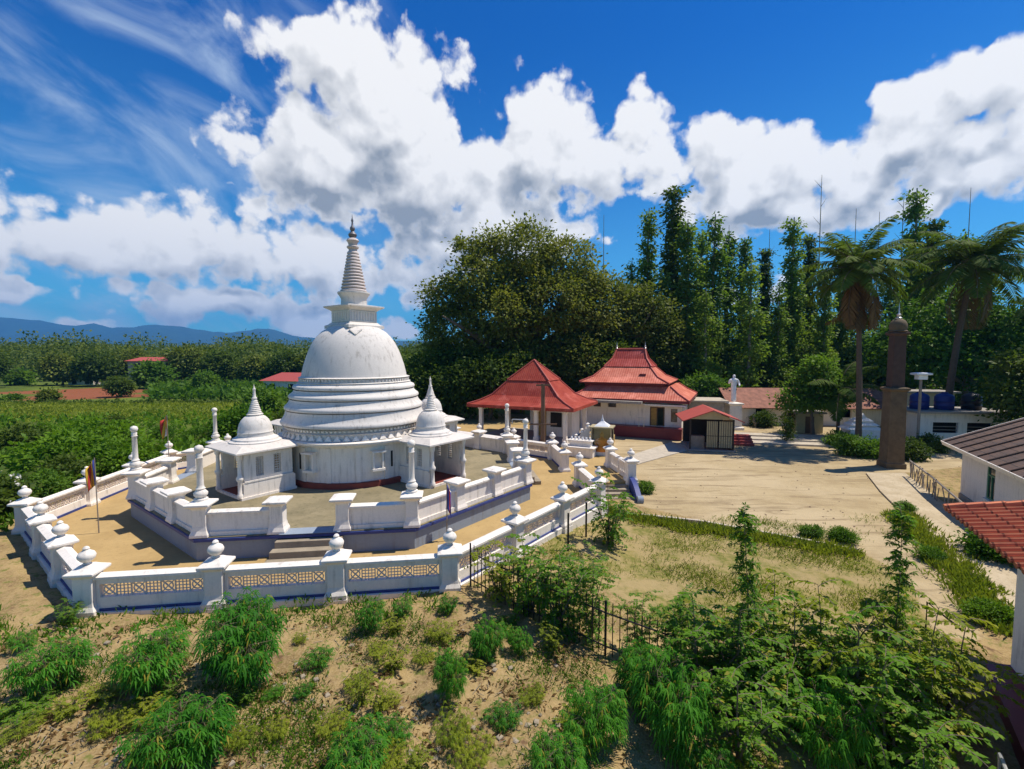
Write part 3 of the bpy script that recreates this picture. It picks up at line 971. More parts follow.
for q in range(15):
    t = q / 14
    cv.append((-1.55 * t, -.02 + .12 * math.sin(t * PI) - .40 * t * t + .30 * (1 - t) ** 2))
poly = cv + [(-1.55, -.62), (.0, -.62)]
Msc = T(1.13, -.26, 0, R(90)) @ Matrix.Rotation(R(90), 4, 'X')
MB().prism([(p[0], p[1]) for p in poly], -.13, .13, Msc).build('scroll_rail', M['blue'], sw, bevel=.02)
MB().lathe([(.05, -.13), (.19, -.13), (.19, .13), (.05, .13)], 18, T(1.13, -1.85, -.40) @ Matrix.Rotation(R(90), 4, 'Y')).build('scroll_end', M['bluegrey'], sw)

# ---------------------------------------------------------------- pavilion
pv = thing('open_pavilion', 'square open-sided hall with a red two-tier pyramid roof between the stupa and the big tree', 'pavilion', (1.71, 36.3, 0), R(-25))
HX, HY = 4.15, 3.15
E_ = 2.72
lo = [(HX, HY, E_), (HX - .75, HY - .6, E_ + .26), (HX - 1.5, HY - 1.15, E_ + .66), (1.62, 1.25, E_ + 1.74)]
rf = MB()
vs, fs = [], []
for hx, hy, z in lo: vs += [(-hx, -hy, z), (hx, -hy, z), (hx, hy, z), (-hx, hy, z)]
for k in range(len(lo) - 1):
    for i in range(4): fs.append((4 * k + i, 4 * k + (i + 1) % 4, 4 * k + 4 + (i + 1) % 4, 4 * k + 4 + i))
rf.add(vs, fs)
roof = rf.build('lower_roof', M['roofred'], pv)
roof.modifiers.new('solid', 'SOLIDIFY').thickness = .05
up = MB(); up.add([(-1.68, -1.30, E_ + 1.77), (1.68, -1.30, E_ + 1.77), (1.68, 1.30, E_ + 1.77), (-1.68, 1.30, E_ + 1.77), (0, 0, E_ + 3.30)], [(0, 1, 4), (1, 2, 4), (2, 3, 4), (3, 0, 4), (3, 2, 1, 0)])
upr = up.build('upper_roof', M['roofred'], pv)
fb = MB()
for (a, b, c, d) in ((-HX, HX, -HY - .04, -HY), (-HX, HX, HY, HY + .04), (-HX - .04, -HX, -HY, HY), (HX, HX + .04, -HY, HY)): fb.box(a, b, c, d, E_ - .20, E_ + .02)
fb.build('fascia', M['roofred'], pv)
for sx in (-1, 1):
    for sy in (-1, 1):
        MB().tube([(sx * h[0], sy * h[1], h[2] + .04) for h in lo], .055, 6).build('hip_cap', M['ridge'], roof)
        MB().tube([(sx * 1.68, sy * 1.30, E_ + 1.82), (0, 0, E_ + 3.33)], .05, 6).build('hip_cap', M['ridge'], upr)
MB().box(-HX + .35, HX - .35, -HY + .35, HY - .35, 0, .16).build('floor', M['concrete'], pv)
for x in (-3.35, -1.15, 1.15, 3.35):
    for y in (-2.4, 2.4):
        MB().frust([(.17, .17, .16), (.17, .17, .5), (.13, .13, .55), (.13, .13, 2.3), (.18, .18, 2.36), (.18, .18, 2.58)], T(x, y, 0)).build('pillar', M['white'], pv)
MB().box(.2, 3.0, .2, 2.2, .16, 2.6).build('inner_room', M['white'], pv)
dd = MB(); dd.box(.3, .95, .17, .197, .17, 2.1); dd.build('ochre_door', M['ochre'], pv)
MB().box(1.3, 2.2, .17, .197, .9, 2.0).build('room_window', M['dark'], pv)
be = MB()
for y in (-2.4, 2.4): be.box(-3.52, 3.52, y - .09, y + .09, 2.585, 2.74)
be.build('beam', M['wood'], pv)

# ---------------------------------------------------------------- preaching hall with layered red roof
hl = thing('temple_hall', 'white temple hall with a layered red hipped roof, upswept ridge and maroon base', 'hall', (14.1, 37.3, -.5), R(-25))
G = .5
w = MB()
fy = .9


def wall_with_holes(m, x0, x1, z0, z1, y0, y1, holes):
    xsn = sorted({x0, x1} | {h[0] for h in holes} | {h[1] for h in holes})
    for a, b in zip(xsn[:-1], xsn[1:]):
        zs = [(z0, z1)]
        for h in holes:
            if h[0] <= a + 1e-6 and h[1] >= b - 1e-6:
                nz = []
                for (p, q) in zs:
                    if h[2] > p: nz.append((p, min(q, h[2])))
                    if h[3] < q: nz.append((max(p, h[3]), q))
                zs = nz
        for (p, q) in zs: m.box(a, b, y0, y1, p, q)


holes = [(-3.15, -1.95, .95, 2.55), (-1.45, -.95, 1.35, 2.45), (-8.0, -7.35, 2.35, 2.75), (-6.7, -6.0, 2.35, 2.75)]
wall_with_holes(w, -9.2, -.6, 0, 3.2, fy, fy + .2, holes)
w.box(-.8, -.6, fy + .2, 8.6, 0, 3.2); w.box(-9.2, -9.0, fy + .2, 8.6, 0, 3.2); w.box(-9.0, -.8, 8.4, 8.6, 0, 3.2)
w.build('wall', M['white'], hl)
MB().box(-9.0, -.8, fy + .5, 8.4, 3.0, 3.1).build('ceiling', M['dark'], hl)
MB().box(-9.0, -.8, fy + 2.2, fy + 2.3, .0, 3.0).build('inner_wall', M['beige'], hl)
MB().box(-7.6, -.5, fy - .95, fy - .003, 0, .92).build('maroon_base', M['maroon'], hl)
d = MB(); d.box(-3.15, -3.05, fy + .05, fy + .15, .95, 2.55); d.box(-2.05, -1.95, fy + .05, fy + .15, .95, 2.55); d.box(-3.05, -2.05, fy + .05, fy + .15, 2.45, 2.55); d.box(-2.60, -2.54, fy + .06, fy + .14, .95, 2.45)
do = d.build('door', M['wood'], hl)
MB().box(-3.05, -2.60, fy + .08, fy + .11, .95, 2.45).build('door_leaf', M['ochre'], do)
for k, h in enumerate(holes[1:]):
    f = MB()
    for (a, b, c, e) in ((h[0], h[0] + .05, h[2], h[3]), (h[1] - .05, h[1], h[2], h[3]), (h[0] + .05, h[1] - .05, h[2], h[2] + .05), (h[0] + .05, h[1] - .05, h[3] - .05, h[3])): f.box(a, b, fy + .04, fy + .12, c, e)
    if k == 0: f.box(h[0] + .05, h[1] - .05, fy + .05, fy + .11, 2.05, 2.11)
    o = f.build('window', M['wood'], hl)
    MB().box(h[0] + .05, h[1] - .05, fy + .07, fy + .09, h[2] + .05, h[3] - .05).build('pane', M['glass'], o)
br = MB()
for xx in (-3.9, -3.5): br.box(xx, xx + .04, fy - .9, fy - .86, .92, 1.7)
br.box(-4.0, -3.3, fy - .9, fy - .86, 1.66, 1.70); br.box(-1.3, -.6, fy - .9, fy - .86, 1.4, 1.44)
br.build('porch_rail', M['steel'], hl)
MB().box(-8.6, -3.6, fy - 1.5, fy - .003, 2.86, 3.06).build('concrete_canopy', M['concrete'], hl)
MB().box(-3.6, -.2, fy - .8, fy - .003, 2.72, 2.84).build('white_canopy', M['white'], hl)
X0, X1, Y0, Y1 = -10.0, 0.0, 0.0, 9.5


def hip(name, rings, mat, parent, thick=.06):
    m = MB(); vs, fs = [], []
    for (a, b, c, d, z) in rings: vs += [(a, c, z), (b, c, z), (b, d, z), (a, d, z)]
    for k in range(len(rings) - 1):
        for i in range(4): fs.append((4 * k + i, 4 * k + (i + 1) % 4, 4 * k + 4 + (i + 1) % 4, 4 * k + 4 + i))
    n = 4 * len(rings)
    fs.append((n - 4, n - 3, n - 2, n - 1))
    m.add(vs, fs)
    return m.build(name, mat, parent)


def caps(rings, r, mat, parent):
    for i in range(4):
        MB().tube([((q[0], q[2]), (q[1], q[2]), (q[1], q[3]), (q[0], q[3]))[i] + (q[4] + .03,) for q in rings], r, 6).build('hip_cap', mat, parent)


r1 = [(X0, X1, Y0, Y1, 3.18), (X0 + .8, X1 - .8, Y0 + .8, Y1 - .8, 3.62), (X0 + 1.6, X1 - 1.6, Y0 + 1.6, Y1 - 1.6, 4.22)]
lr = hip('lower_roof', r1, M['hallroof'], hl); caps(r1, .07, M['ridge'], lr)
e = MB()
for (a, b, c, d) in ((X0, X1, Y0 - .03, Y0), (X0, X1, Y1, Y1 + .03), (X0 - .03, X0, Y0, Y1), (X1, X1 + .03, Y0, Y1)): e.box(a, b, c, d, 2.98, 3.20)
e.build('eave_board', M['fascia'], lr)
MB().box(X0 + .03, X1 - .03, Y0 + .03, Y1 - .03, 3.10, 3.16).build('soffit', M['wood'], lr)
u0 = 1.15
XS = -.55
r2 = [(X0 + u0, X1 - u0, Y0 + u0, Y1 - u0, 4.50), (X0 + u0 + 1.0, X1 - u0 - 1.0, Y0 + u0 + .9, Y1 - u0 - .9, 4.95), (X0 + 3.0, X1 - 3.0, 3.3, 6.2, 5.82)]
r2 = [(a + XS, b + XS, c, d, z) for a, b, c, d, z in r2]
ur = hip('upper_roof', r2, M['hallroof'], hl); caps(r2, .07, M['ridge'], ur)
e = MB(); e.box(X0 + 1.55 + XS, X1 - 1.55 + XS, 1.55, Y1 - 1.55, 4.05, 4.40); e.box(X0 + u0 + .02 + XS, X1 - u0 - .02 + XS, u0 + .02, Y1 - u0 - .02, 4.40, 4.495)
e.build('eave_board', M['fascia'], ur)
r3 = [(X0 + 2.9, X1 - 2.9, 3.2, 6.3, 5.84), (X0 + 3.45, X1 - 3.45, 4.1, 5.4, 6.55), (X0 + 3.7, X1 - 3.7, 4.72, 4.78, 7.40)]
r3 = [(a + XS, b + XS, c, d, z) for a, b, c, d, z in r3]
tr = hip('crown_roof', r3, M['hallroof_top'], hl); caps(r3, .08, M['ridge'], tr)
MB().tube([(X0 + 3.6 + XS, 4.75, 7.44), (X1 - 3.6 + XS, 4.75, 7.44)], .09, 8).build('ridge', M['ridge'], tr)
for x in (X0 + 3.7 + XS, X1 - 3.7 + XS):
    MB().lathe([(.09, 7.42), (.12, 7.52), (.05, 7.6), (.09, 7.7), (.03, 7.78), (.02, 8.0), (.0, 8.15)], 10, T(x, 4.75, 0)).build('finial', M['steel'], tr, smooth=50)
mp = MB(); mp.box(-4.3, -3.75, 2.2, 2.6, 5.0, 5.25); mp.build('roof_vent', M['fascia'], ur)

# ---------------------------------------------------------------- gabled porch beside the hall
gp = thing('gabled_porch', 'small grilled porch with a red gable roof standing right of the temple hall', 'porch', (14.3, 33.4, -.5), R(-12))
for x in (-1.45, 1.45):
    for y in (0, 3.2): MB().box(x - .05, x + .05, y - .05, y + .05, 0, 2.3).build('post', M['iron'], gp)
for x in (-.05, .55): pass
for s in (-1, 1):
    m = MB()
    m.add([(0, -.5, 3.02), (s * 2.05, -.5, 2.22), (s * 2.05, 3.6, 2.22), (0, 3.6, 3.02), (0, -.5, 2.96), (s * 2.05, -.5, 2.16), (s * 2.05, 3.6, 2.16), (0, 3.6, 2.96)],
          [(0, 1, 2, 3), (7, 6, 5, 4), (0, 4, 5, 1), (1, 5, 6, 2), (2, 6, 7, 3)] if s < 0 else [(3, 2, 1, 0), (4, 5, 6, 7), (1, 5, 4, 0), (2, 6, 5, 1), (3, 7, 6, 2)])
    m.build('roof_slope', M['ridge'], gp)
MB().add([(-1.5, -.03, 2.3), (1.5, -.03, 2.3), (0, -.03, 2.9), (-1.5, .03, 2.3), (1.5, .03, 2.3), (0, .03, 2.9)], [(0, 1, 2), (5, 4, 3), (0, 3, 4, 1), (1, 4, 5, 2), (2, 5, 3, 0)]).build('gable_panel', M['beige'], gp)
for (x0, x1) in ((-.35, .4), (.48, 1.38)):
    p = MB().box(x0, x1, -.02, .02, .25, 2.2).build('grille_door', M['beige'], gp)
    g = MB()
    for q in range(7): xx = x0 + (x1 - x0) * q / 6; g.box(xx - .012, xx + .012, -.05, -.022, .25, 2.2)
    for z in (.25, 1.1, 2.17): g.box(x0, x1, -.045, -.023, z, z + .03)
    g.build('bars', M['iron'], p)
MB().box(-1.35, -.4, .4, .9, 0, 1.0).build('shelf', M['greywood'], gp)
MB().box(-1.6, 1.6, -.2, 3.4, 0, .12).build('floor', M['concrete'], gp)
MB().box(-1.4, 1.4, 3.1, 3.15, .12, 2.3).build('back_panel', M['dark'], gp)
MB().box(1.40, 1.44, .1, 3.1, .12, 2.3).build('side_panel', M['beige'], gp)

rs = thing('red_steps', 'red painted steps climbing beside the gabled porch', 'steps', (16.9, 35.6, -.5), R(-12))
s = MB()
for q in range(4): s.box(-.2 + .0, 1.5, .32 * q, 1.6, .16 * q, .16 * (q + 1))
s.build('steps', M['ridge'], rs)
MB().box(-.35, -.205, 0, 1.6, 0, 1.0).build('side_wall', M['ridge'], rs)
tt = thing('retaining_steps', 'long low cement terrace steps in the yard right of the porch', 'steps', (19.2, 36.0, -.5), R(-12))
s = MB()
for q in range(3): s.box(-2.0, 6.5, 1.2 * q, 1.2 * q + 1.2, -.05, .11 * (q + 1))
s.build('steps', M['pale_concrete'], tt)

# grey lean-to and statue
lt = thing('grey_outhouse', 'low grey concrete outhouse behind the gabled porch', 'building', (17.9, 43.0, -.5), R(-12))
MB().box(-1.6, 1.5, 0, 3, 0, 2.6).build('wall', M['concrete'], lt)
MB().box(-1.9, 1.8, -.4, 3.3, 2.6, 2.74).build('roof', M['pale_concrete'], lt)

# Buddha in glass case
bc = thing('buddha_case', 'small glass case with a white pagoda lid holding a seated orange-robed figure', 'shrine', (5.85, 30.2, -.004), R(-20))
MB().box(-.7, .7, -.6, .6, 0, .22).build('base', M['white'], bc)
for x in (-.62, .62):
    for y in (-.52, .52): MB().box(x - .035, x + .035, y - .035, y + .035, .22, 1.75).build('case_post', M['beige'], bc)
MB().frust([(.46, .40, 1.83), (.40, .34, 1.90), (.24, .20, 2.02), (.10, .10, 2.14), (.05, .05, 2.3), (.0, .0, 2.62)], None).build('pagoda_lid', M['paint'], bc)
MB().frust([(.74, .64, 1.75), (.74, .64, 1.828)]).build('case_top', M['beige'], bc)
MB().box(-.60, .60, .49, .51, .22, 1.74).build('back_pane', M['beige'], bc)
bd = thing('buddha_statue', 'seated orange-robed figure inside the glass case', 'statue', (5.81, 30.08, .217), R(-20))
MB().lathe([(.46, 0), (.48, .08), (.44, .20), (.30, .27), (.26, .36), (.30, .56), (.33, .70), (.26, .80), (.10, .85), (.08, .89)], 20).build('body', M['orange'], bd, smooth=60)
MB().lathe([(.06, .87), (.12, .94), (.14, 1.02), (.13, 1.10), (.08, 1.17), (.04, 1.23), (.0, 1.25)], 16).build('head', M['gold'], bd, smooth=60)
ar = MB()
for s in (-1, 1): ar.tube([(s * .30, 0, .72), (s * .40, -.10, .50), (s * .24, -.32, .30), (0, -.36, .26)], [.09, .08, .065, .05], 8)
ar.build('arms', M['orange'], bd, smooth=60)


def clear_glass():
    m, t, b = new_mat('clear_glass')
    tr = t.node('ShaderNodeBsdfTransparent'); tr.inputs[0].default_value = (.93, .96, .92, 1)
    gl = t.node('ShaderNodeBsdfGlossy'); gl.inputs['Roughness'].default_value = .05
    fr_ = t.node('ShaderNodeFresnel'); fr_.inputs[0].default_value = 1.45
    mx = t.node('ShaderNodeMixShader'); t.l.new(fr_.outputs[0], mx.inputs[0]); t.l.new(tr.outputs[0], mx.inputs[1]); t.l.new(gl.outputs[0], mx.inputs[2])
    out = [n for n in t.n if n.type == 'OUTPUT_MATERIAL'][0]
    t.l.new(mx.outputs[0], out.inputs[0])
    return m


M['clear'] = clear_glass()
gpn = MB(); gpn.box(-.585, .585, -.525, -.515, .22, 1.74); gpn.box(-.625, -.615, -.485, .485, .22, 1.74); gpn.box(.615, .625, -.485, .485, .22, 1.74)
gpn.build('glass_panes', M['clear'], bc)

# white slanting frame and altar clutter beside the case
fa = thing('flower_altar', 'low white tiered flower altar between the glass case and the pavilion', 'altar', (4.35, 29.6, -.004), R(-25))
s = MB(); s.box(-.9, .9, -.4, .4, 0, .55); s.box(-1.0, 1.0, -.5, .5, .55, .63); s.box(-.7, .7, -.1, .38, .63, .95); s.box(-.8, .8, -.2, .45, .95, 1.02)
s.build('tiers', M['white'], fa, bevel=.01)
for q in range(6): MB().lathe([(.05, 1.02), (.08, 1.07), (.05, 1.14), (.07, 1.2)], 10, T(-.6 + q * .24, .1, 0)).build('vase', M['paint'], fa)
sb = thing('white_screen_wall', 'short white pierced screen wall leaning up beside the glass case', 'wall', (4.15, 31.0, -.004), R(-5))
m = MB()
m.add([(0, -.07, 0), (1.0, -.07, 0), (1.0, -.07, 1.75), (0, -.07, .75), (0, .07, 0), (1.0, .07, 0), (1.0, .07, 1.75), (0, .07, .75)], [(0, 1, 2, 3), (7, 6, 5, 4), (0, 4, 5, 1), (1, 5, 6, 2), (2, 6, 7, 3), (3, 7, 4, 0)])
m.build('panel', M['white'], sb)
for q in range(3): MB().lathe([(.12, 0), (.14, .1), (.07, .16), (.12, .26), (.0, .34)], 12, T(.12 + q * .38, 0, .85 + q * .38)).build('finial', M['white'], sb, smooth=50)

# wooden pole with crossbars, pipe frame
wp = thing('wooden_pole', 'tall brown wooden pole with short crossbars standing before the pavilion', 'pole', (2.0, 30.3, -.01), 0)
MB().tube([(0, 0, 0), (.02, 0, 2.2), (.0, .02, 4.55)], [.17, .15, .12], 10).build('shaft', M['wood'], wp, smooth=60)
MB().box(-.45, .45, -.05, .05, 4.42, 4.52).build('crossbar', M['wood'], wp); MB().box(-.9, .9, -.2, -.13, 1.9, 2.0).build('crossbar', M['wood'], wp)
pf = thing('pipe_stand', 'thin grey pipe goal-shaped frame inside the terrace corner by the slim column', 'frame', (.75, 23.9, 0), R(-10))
f = MB()
f.tube([(0, 0, 0), (0, 0, 3.2)], .035); f.tube([(-.75, 0, 3.1), (.02, 0, 3.1)], .03); f.tube([(-.75, 0, 3.1), (-.75, 0, 2.9)], .03)
f.build('pipes', M['steel'], pf)


# flags
def flag(loc, h, label, stripes, droop, rz, w=.55, fh=.9):
    t = thing('prayer_flag', label, 'flag', loc, rz)
    MB().tube([(0, 0, 0), (.01, 0, h)], [.022, .016], 8).build('pole', M['greywood'], t)
    n = len(stripes)
    ids = []
    for k in range(n):
        m = MB(); vs, fs = [], []
        for j in range(9):
            for i in range(3):
                u = (k + i / 2) / n; v_ = j / 8
                x = .02 + u * w * (1 - droop * .6); z = h - .05 - v_ * fh - u * droop * .35
                y = .09 * math.sin(u * 7 + v_ * 3) * (0.3 + u)
                vs.append((x, y, z))
        for j in range(8):
            for i in range(2): fs.append((j * 3 + i, j * 3 + i + 1, j * 3 + i + 4, j * 3 + i + 3))
        m.add(vs, fs)
        o = m.build('stripe', stripes[k], t, smooth=80)
        o.modifiers.new('solid', 'SOLIDIFY').thickness = .006
    return t


FB, FY, FR_, FW, FO = [plain('flag_' + n, c, .8, var=.1) for n, c in (('blue', (.06, .08, .35)), ('yellow', (.55, .36, .03)), ('red', (.45, .04, .03)), ('white', (.70, .66, .62)), ('orange', (.60, .22, .03)))]
p = at(99, 533, 0); flag(p, 2.75, 'drooping five-coloured flag on a pole in the left corner of the sandy terrace', [FB, FY, FO, FR_, FY], .9, R(200), .5, .9)
p = at(170, 480, 0); flag((p.x, p.y, 0), 3.35, 'faded orange and white flag above the far left wall post', [FO, FW, FY, FR_], .7, R(170), .55, .95)
p = at(447, 541, 0); flag(p, 2.05, 'furled purple and red flag on a thin pole before the platform', [FB, FB, FR_, FB], .95, R(10), .3, .85)

# ---------------------------------------------------------------- garden fence
fpts = [Vector((-1.15, 12.7)), Vector((.15, 11.35)), Vector((2.05, 9.95)), Vector((4.6, 8.75)), Vector((7.4, 7.6))]
fe = thing('iron_fence', 'rusty dark iron bar fence running from the wall corner through the shrubs', 'fence', (fpts[0].x, fpts[0].y, 0), 0)
o0 = Vector((fpts[0].x, fpts[0].y))
for a, b in zip(fpts[:-1], fpts[1:]):
    d = b - a; L = d.length
    m = MB(); za, zb = gz(a.x, a.y), gz(b.x, b.y)
    n = int(L / .155)
    Mf = T(a.x - o0.x, a.y - o0.y, 0, math.atan2(d.y, d.x))
    for q in range(1, n):
        x = L * q / n; z = za + (zb - za) * q / n
        m.box(x - .009, x + .009, -.009, .009, z + .03, z + 1.22 + .03 * math.sin(q * 2.3), Mf)
    for hgt in (.22, .98):
        m.tube([Mf @ Vector((0, 0, za + hgt)), Mf @ Vector((L, 0, zb + hgt))], .018, 6)
    m.build('bar_panel', M['iron'], fe)
for a in fpts:
    z = gz(a.x, a.y); MB().box(-.022, .022, -.022, .022, z - .1, z + 1.25, T(a.x - o0.x, a.y - o0.y, 0)).build('post', M['iron'], fe)
for (px, py, lab) in ((568, 551, 'thin dark iron post standing beside the right-hand wall, nearer one'), (586, 537, 'thin dark iron post standing beside the right-hand wall, farther one')):
    g = at(px, py); o = MB().box(-.03, .03, -.03, .03, 0, 1.3).build('iron_post', M['iron']); o.location = g; tag(o, lab, 'post')
# leaning rail right
g = at(925, 640, YZ)
o = MB().tube([(0, 0, 0), (.0, .0, .95), (.55, -.35, .45)], .03, 8).build('bent_pipe', M['iron']); o.location = g; tag(o, 'bent dark pipe sticking out of the saplings near the sandy yard', 'pipe')

# ---------------------------------------------------------------- right side: column, low houses, tanks
def pillar_():
    p = at(891, 467, YZ)
    t = thing('bell_column', 'tall brown square memorial column with a dome and finial between the palms', 'column', (p.x, p.y, -.52), R(-12))
    MB().frust([(.55, .55, -.1), (.55, .55, .30), (.49, .49, .36), (.47, .47, .55), (.44, .44, 4.72), (.56, .56, 4.80), (.56, .56, 4.92), (.42, .42, 4.96)]).build('lower_shaft', M['column'], t, bevel=.02)
    MB().frust([(.34, .34, 4.95), (.32, .32, 8.1), (.46, .46, 8.18), (.46, .46, 8.28), (.3, .3, 8.32)]).build('upper_shaft', M['column_dark'], t, bevel=.02)
    MB().lathe([(.42, 8.30), (.50, 8.36), (.42, 8.42), (.46, 8.60), (.44, 8.80), (.34, 9.0), (.18, 9.1)], 20).build('dome', M['column'], t, smooth=50)
    MB().lathe([(.16, 9.08), (.18, 9.17), (.08, 9.24), (.12, 9.37), (.04, 9.47), (.02, 9.9), (.0, 10.1)], 12).build('finial', M['steel'], t, smooth=50)
    return t


pillar_()
# long low house with old tiles (three visible stretches of one roof)
lh = thing('long_house', 'long low white house with mottled old red tiles behind the yard trees', 'house', (21.8, 46.2, -.5), R(-4))
w = MB(); wall_with_holes(w, 0, 18.2, 0, 1.95, 0, .2, [(2.2, 3.2, .8, 1.6), (6, 6.9, 0.05, 1.8), (10, 11.2, .8, 1.6), (14.5, 15.5, .8, 1.6)])
w.box(0, .2, .2, 5, 0, 1.95); w.box(18, 18.2, .2, 5, 0, 1.95); w.box(.2, 18, 4.8, 5, 0, 1.95)
w.build('wall', M['white'], lh)
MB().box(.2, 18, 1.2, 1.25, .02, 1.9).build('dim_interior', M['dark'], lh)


def slope(name, mat, parent, L, run, rise, loc, rx_extra=0, thick=.08, flip=False):
    """a tiled roof slope, modelled flat (X along eave, Y up the slope) and tilted"""
    s_ = math.hypot(run, rise)
    m = MB().box(0, L, 0, s_, -thick, 0)
    o = m.build(name, mat, parent)
    if not flip: o.location = loc; o.rotation_euler = (math.atan2(rise, run), 0, 0)
    else: o.location = loc; o.rotation_euler = (math.atan2(rise, run), 0, PI)
    return o


slope('front_roof', M['oldtile'], lh, 19.2, 3.1, 1.75, (-.5, -.55, 1.75))
slope('back_roof', M['oldtile'], lh, 19.2, 3.1, 1.75, (18.7, 5.7, 1.75), flip=True)
for x in (0, 18): MB().add([(x, 0, 1.95), (x + .2, 0, 1.95), (x, 5, 1.95), (x + .2, 5, 1.95), (x, 2.5, 3.3), (x + .2, 2.5, 3.3)], [(0, 4, 2), (1, 3, 5), (0, 1, 5, 4), (2, 4, 5, 3), (0, 2, 3, 1)]).build('gable', M['white'], lh)
# statue on a plinth in front of it
sp_ = thing('statue_plinth', 'plain grey plinth under the white standing statue', 'plinth', (20.6, 43.6, -.5), 0)
MB().frust([(.75, .75, -.1), (.75, .75, .2), (.6, .6, .3), (.55, .55, 2.25), (.7, .7, 2.35), (.7, .7, 2.45)]).build('block', M['white'], sp_, bevel=.02)
sm = bpy.data.meshes.new('standing_statue')


def skin_figure(name, joints, edges, mat, parent=None):
    me = bpy.data.meshes.new(name)
    me.from_pydata([j[:3] for j in joints], edges, [])
    o = bpy.data.objects.new(name, me); C.objects.link(o)
    o.modifiers.new('skin', 'SKIN'); o.modifiers.new('sub', 'SUBSURF').levels = 2
    o.modifiers['sub'].render_levels = 2
    sk = me.skin_vertices[0].data
    for i, j in enumerate(joints): sk[i].radius = (j[3], j[4] if len(j) > 4 else j[3])
    sk[0].use_root = True
    me.materials.append(mat)
    if parent: o.parent = parent
    return o


stt = skin_figure('standing_statue', [
    (0, 0, 1.45, .30, .24), (0, 0, 1.75, .28, .22), (0, 0, 2.1, .34, .24), (0, 0, 2.42, .30, .20), (0, 0, 2.56, .11), (0, -.02, 2.74, .17, .18), (0, 0, 2.93, .11),
    (.02, 0, 1.0, .31, .25), (.02, 0, .5, .29, .24), (.02, 0, .06, .33, .27),
    (.40, 0, 2.34, .12), (.52, -.06, 1.95, .11), (.46, -.30, 1.75, .08), (-.40, 0, 2.34, .12), (-.54, -.05, 2.0, .11), (-.46, -.28, 2.25, .08), (-.44, -.34, 2.42, .06)],
    [(0, 1), (1, 2), (2, 3), (3, 4), (4, 5), (5, 6), (0, 7), (7, 8), (8, 9), (3, 10), (10, 11), (11, 12), (3, 13), (13, 14), (14, 15), (15, 16)], M['paint'])
stt.scale = (.9, .9, .9); stt.location = (20.6, 43.6, 1.95); tag(stt, 'tall white robed statue standing with one hand raised behind the gabled porch', 'statue')

ki = thing('cream_kiosk', 'small cream painted kiosk in the shade of the round yard tree', 'kiosk', (26.4, 42.0, -.52), R(-10))
MB().box(-1.1, 1.1, -.8, .8, 0, 1.75).build('wall', M['yellow'], ki, bevel=.02); MB().box(-1.3, 1.3, -1.0, 1.0, 1.75, 1.9).build('roof', M['concrete'], ki)
MB().box(-.35, .35, -.83, -.803, .02, 1.5).build('door', M['wood'], ki)
be_ = thing('garden_bench', 'low wooden bench against the long house wall', 'bench', (24.0, 44.6, -.52), R(-5))
MB().box(-.9, .9, -.2, .2, .42, .48).build('seat', M['greywood'], be_); MB().box(-.9, .9, .2, .25, .5, .9).build('backrest', M['greywood'], be_)
for x in (-.75, .75): MB().box(x - .05, x + .05, -.18, .18, 0, .42).build('leg', M['greywood'], be_)

p = at(874, 452, YZ)
wa = thing('white_tiered_shrine', 'small white tiered outdoor shrine half hidden by shrubs left of the brown column', 'shrine', (p.x + .9, p.y + 2.6, -.52), R(-10)); wa.scale = (.8, .8, .9)
s = MB(); s.box(-1.3, 1.5, -.9, .9, 0, 1.4); s.build('base', M['white'], wa)
for q, (hx, z) in enumerate(((1.6, 1.4), (1.25, 1.75), (.85, 2.1))):
    m = MB(); m.frust([(hx, .95 - q * .2, z), (hx - .1, .85 - q * .2, z + .1), (hx - .45, .6 - q * .18, z + .28)]); m.frust([(hx - .5, .55 - q * .15, z + .27), (hx - .5, .55 - q * .15, z + .36)])
    m.build('tier', M['white'], wa)
MB().lathe([(.3, 2.4), (.32, 2.55), (.2, 2.7), (.07, 2.78), (.0, 3.1)], 16).build('finial', M['white'], wa, smooth=50)
o = MB().frust([(.5, .4, 0), (.55, .45, .5), (.3, .25, .75)]); o = o.build('white_urn_block', M['paint']); o.location = (p.x + 1.0, p.y + .6, -.52); tag(o, 'small white block with sloping top beside the tiered shrine', 'block')

tb = thing('tank_building', 'low white flat-roofed washhouse with dark window openings behind the brown column', 'building', (30.8, 35.4, -.52), R(-8))
w = MB(); wall_with_holes(w, 0, 6.2, 0, 2.55, 0, .2, [(1.0, 2.7, 1.05, 1.85), (3.3, 5.0, 1.05, 1.85)])
w.box(0, .2, .2, 3.2, 0, 2.55); w.box(6.0, 6.2, .2, 3.2, 0, 2.55); w.box(.2, 6.0, 3.0, 3.2, 0, 2.55)
w.build('wall', M['white'], tb)
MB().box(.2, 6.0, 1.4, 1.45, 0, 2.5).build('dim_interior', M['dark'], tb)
MB().box(-.4, 6.6, -.4, 3.6, 2.55, 2.7).build('roof', M['concrete'], tb)
for k in range(2):
    m = MB(); x0 = 1.0 + 2.3 * k
    for z in (1.25, 1.5): m.box(x0, x0 + 1.7, .07, .11, z, z + .05)
    m.build('window_bars', M['greywood'], tb)
TK = [(.55, 0), (.60, .06), (.60, .28), (.63, .32), (.60, .36), (.60, .62), (.63, .66), (.60, .70), (.60, .98), (.50, 1.14), (.28, 1.24), (.20, 1.26), (.20, 1.34), (.0, 1.36)]
for (x, y, mat, lab) in ((.9, 1.4, 'tank_blue', 'blue round water tank on the washhouse roof, nearest the brown column'), (2.5, 1.2, 'tank_blue', 'blue round water tank in the middle of the washhouse roof'), (4.6, 1.5, 'tank_black', 'black round water tank on the washhouse roof')):
    o = MB().lathe(TK, 28).build('water_tank', M[mat], smooth=50)
    o.location = T(30.8, 35.4, 0, R(-8)) @ Vector((x, y, 2.185)); tag(o, lab, 'tank')
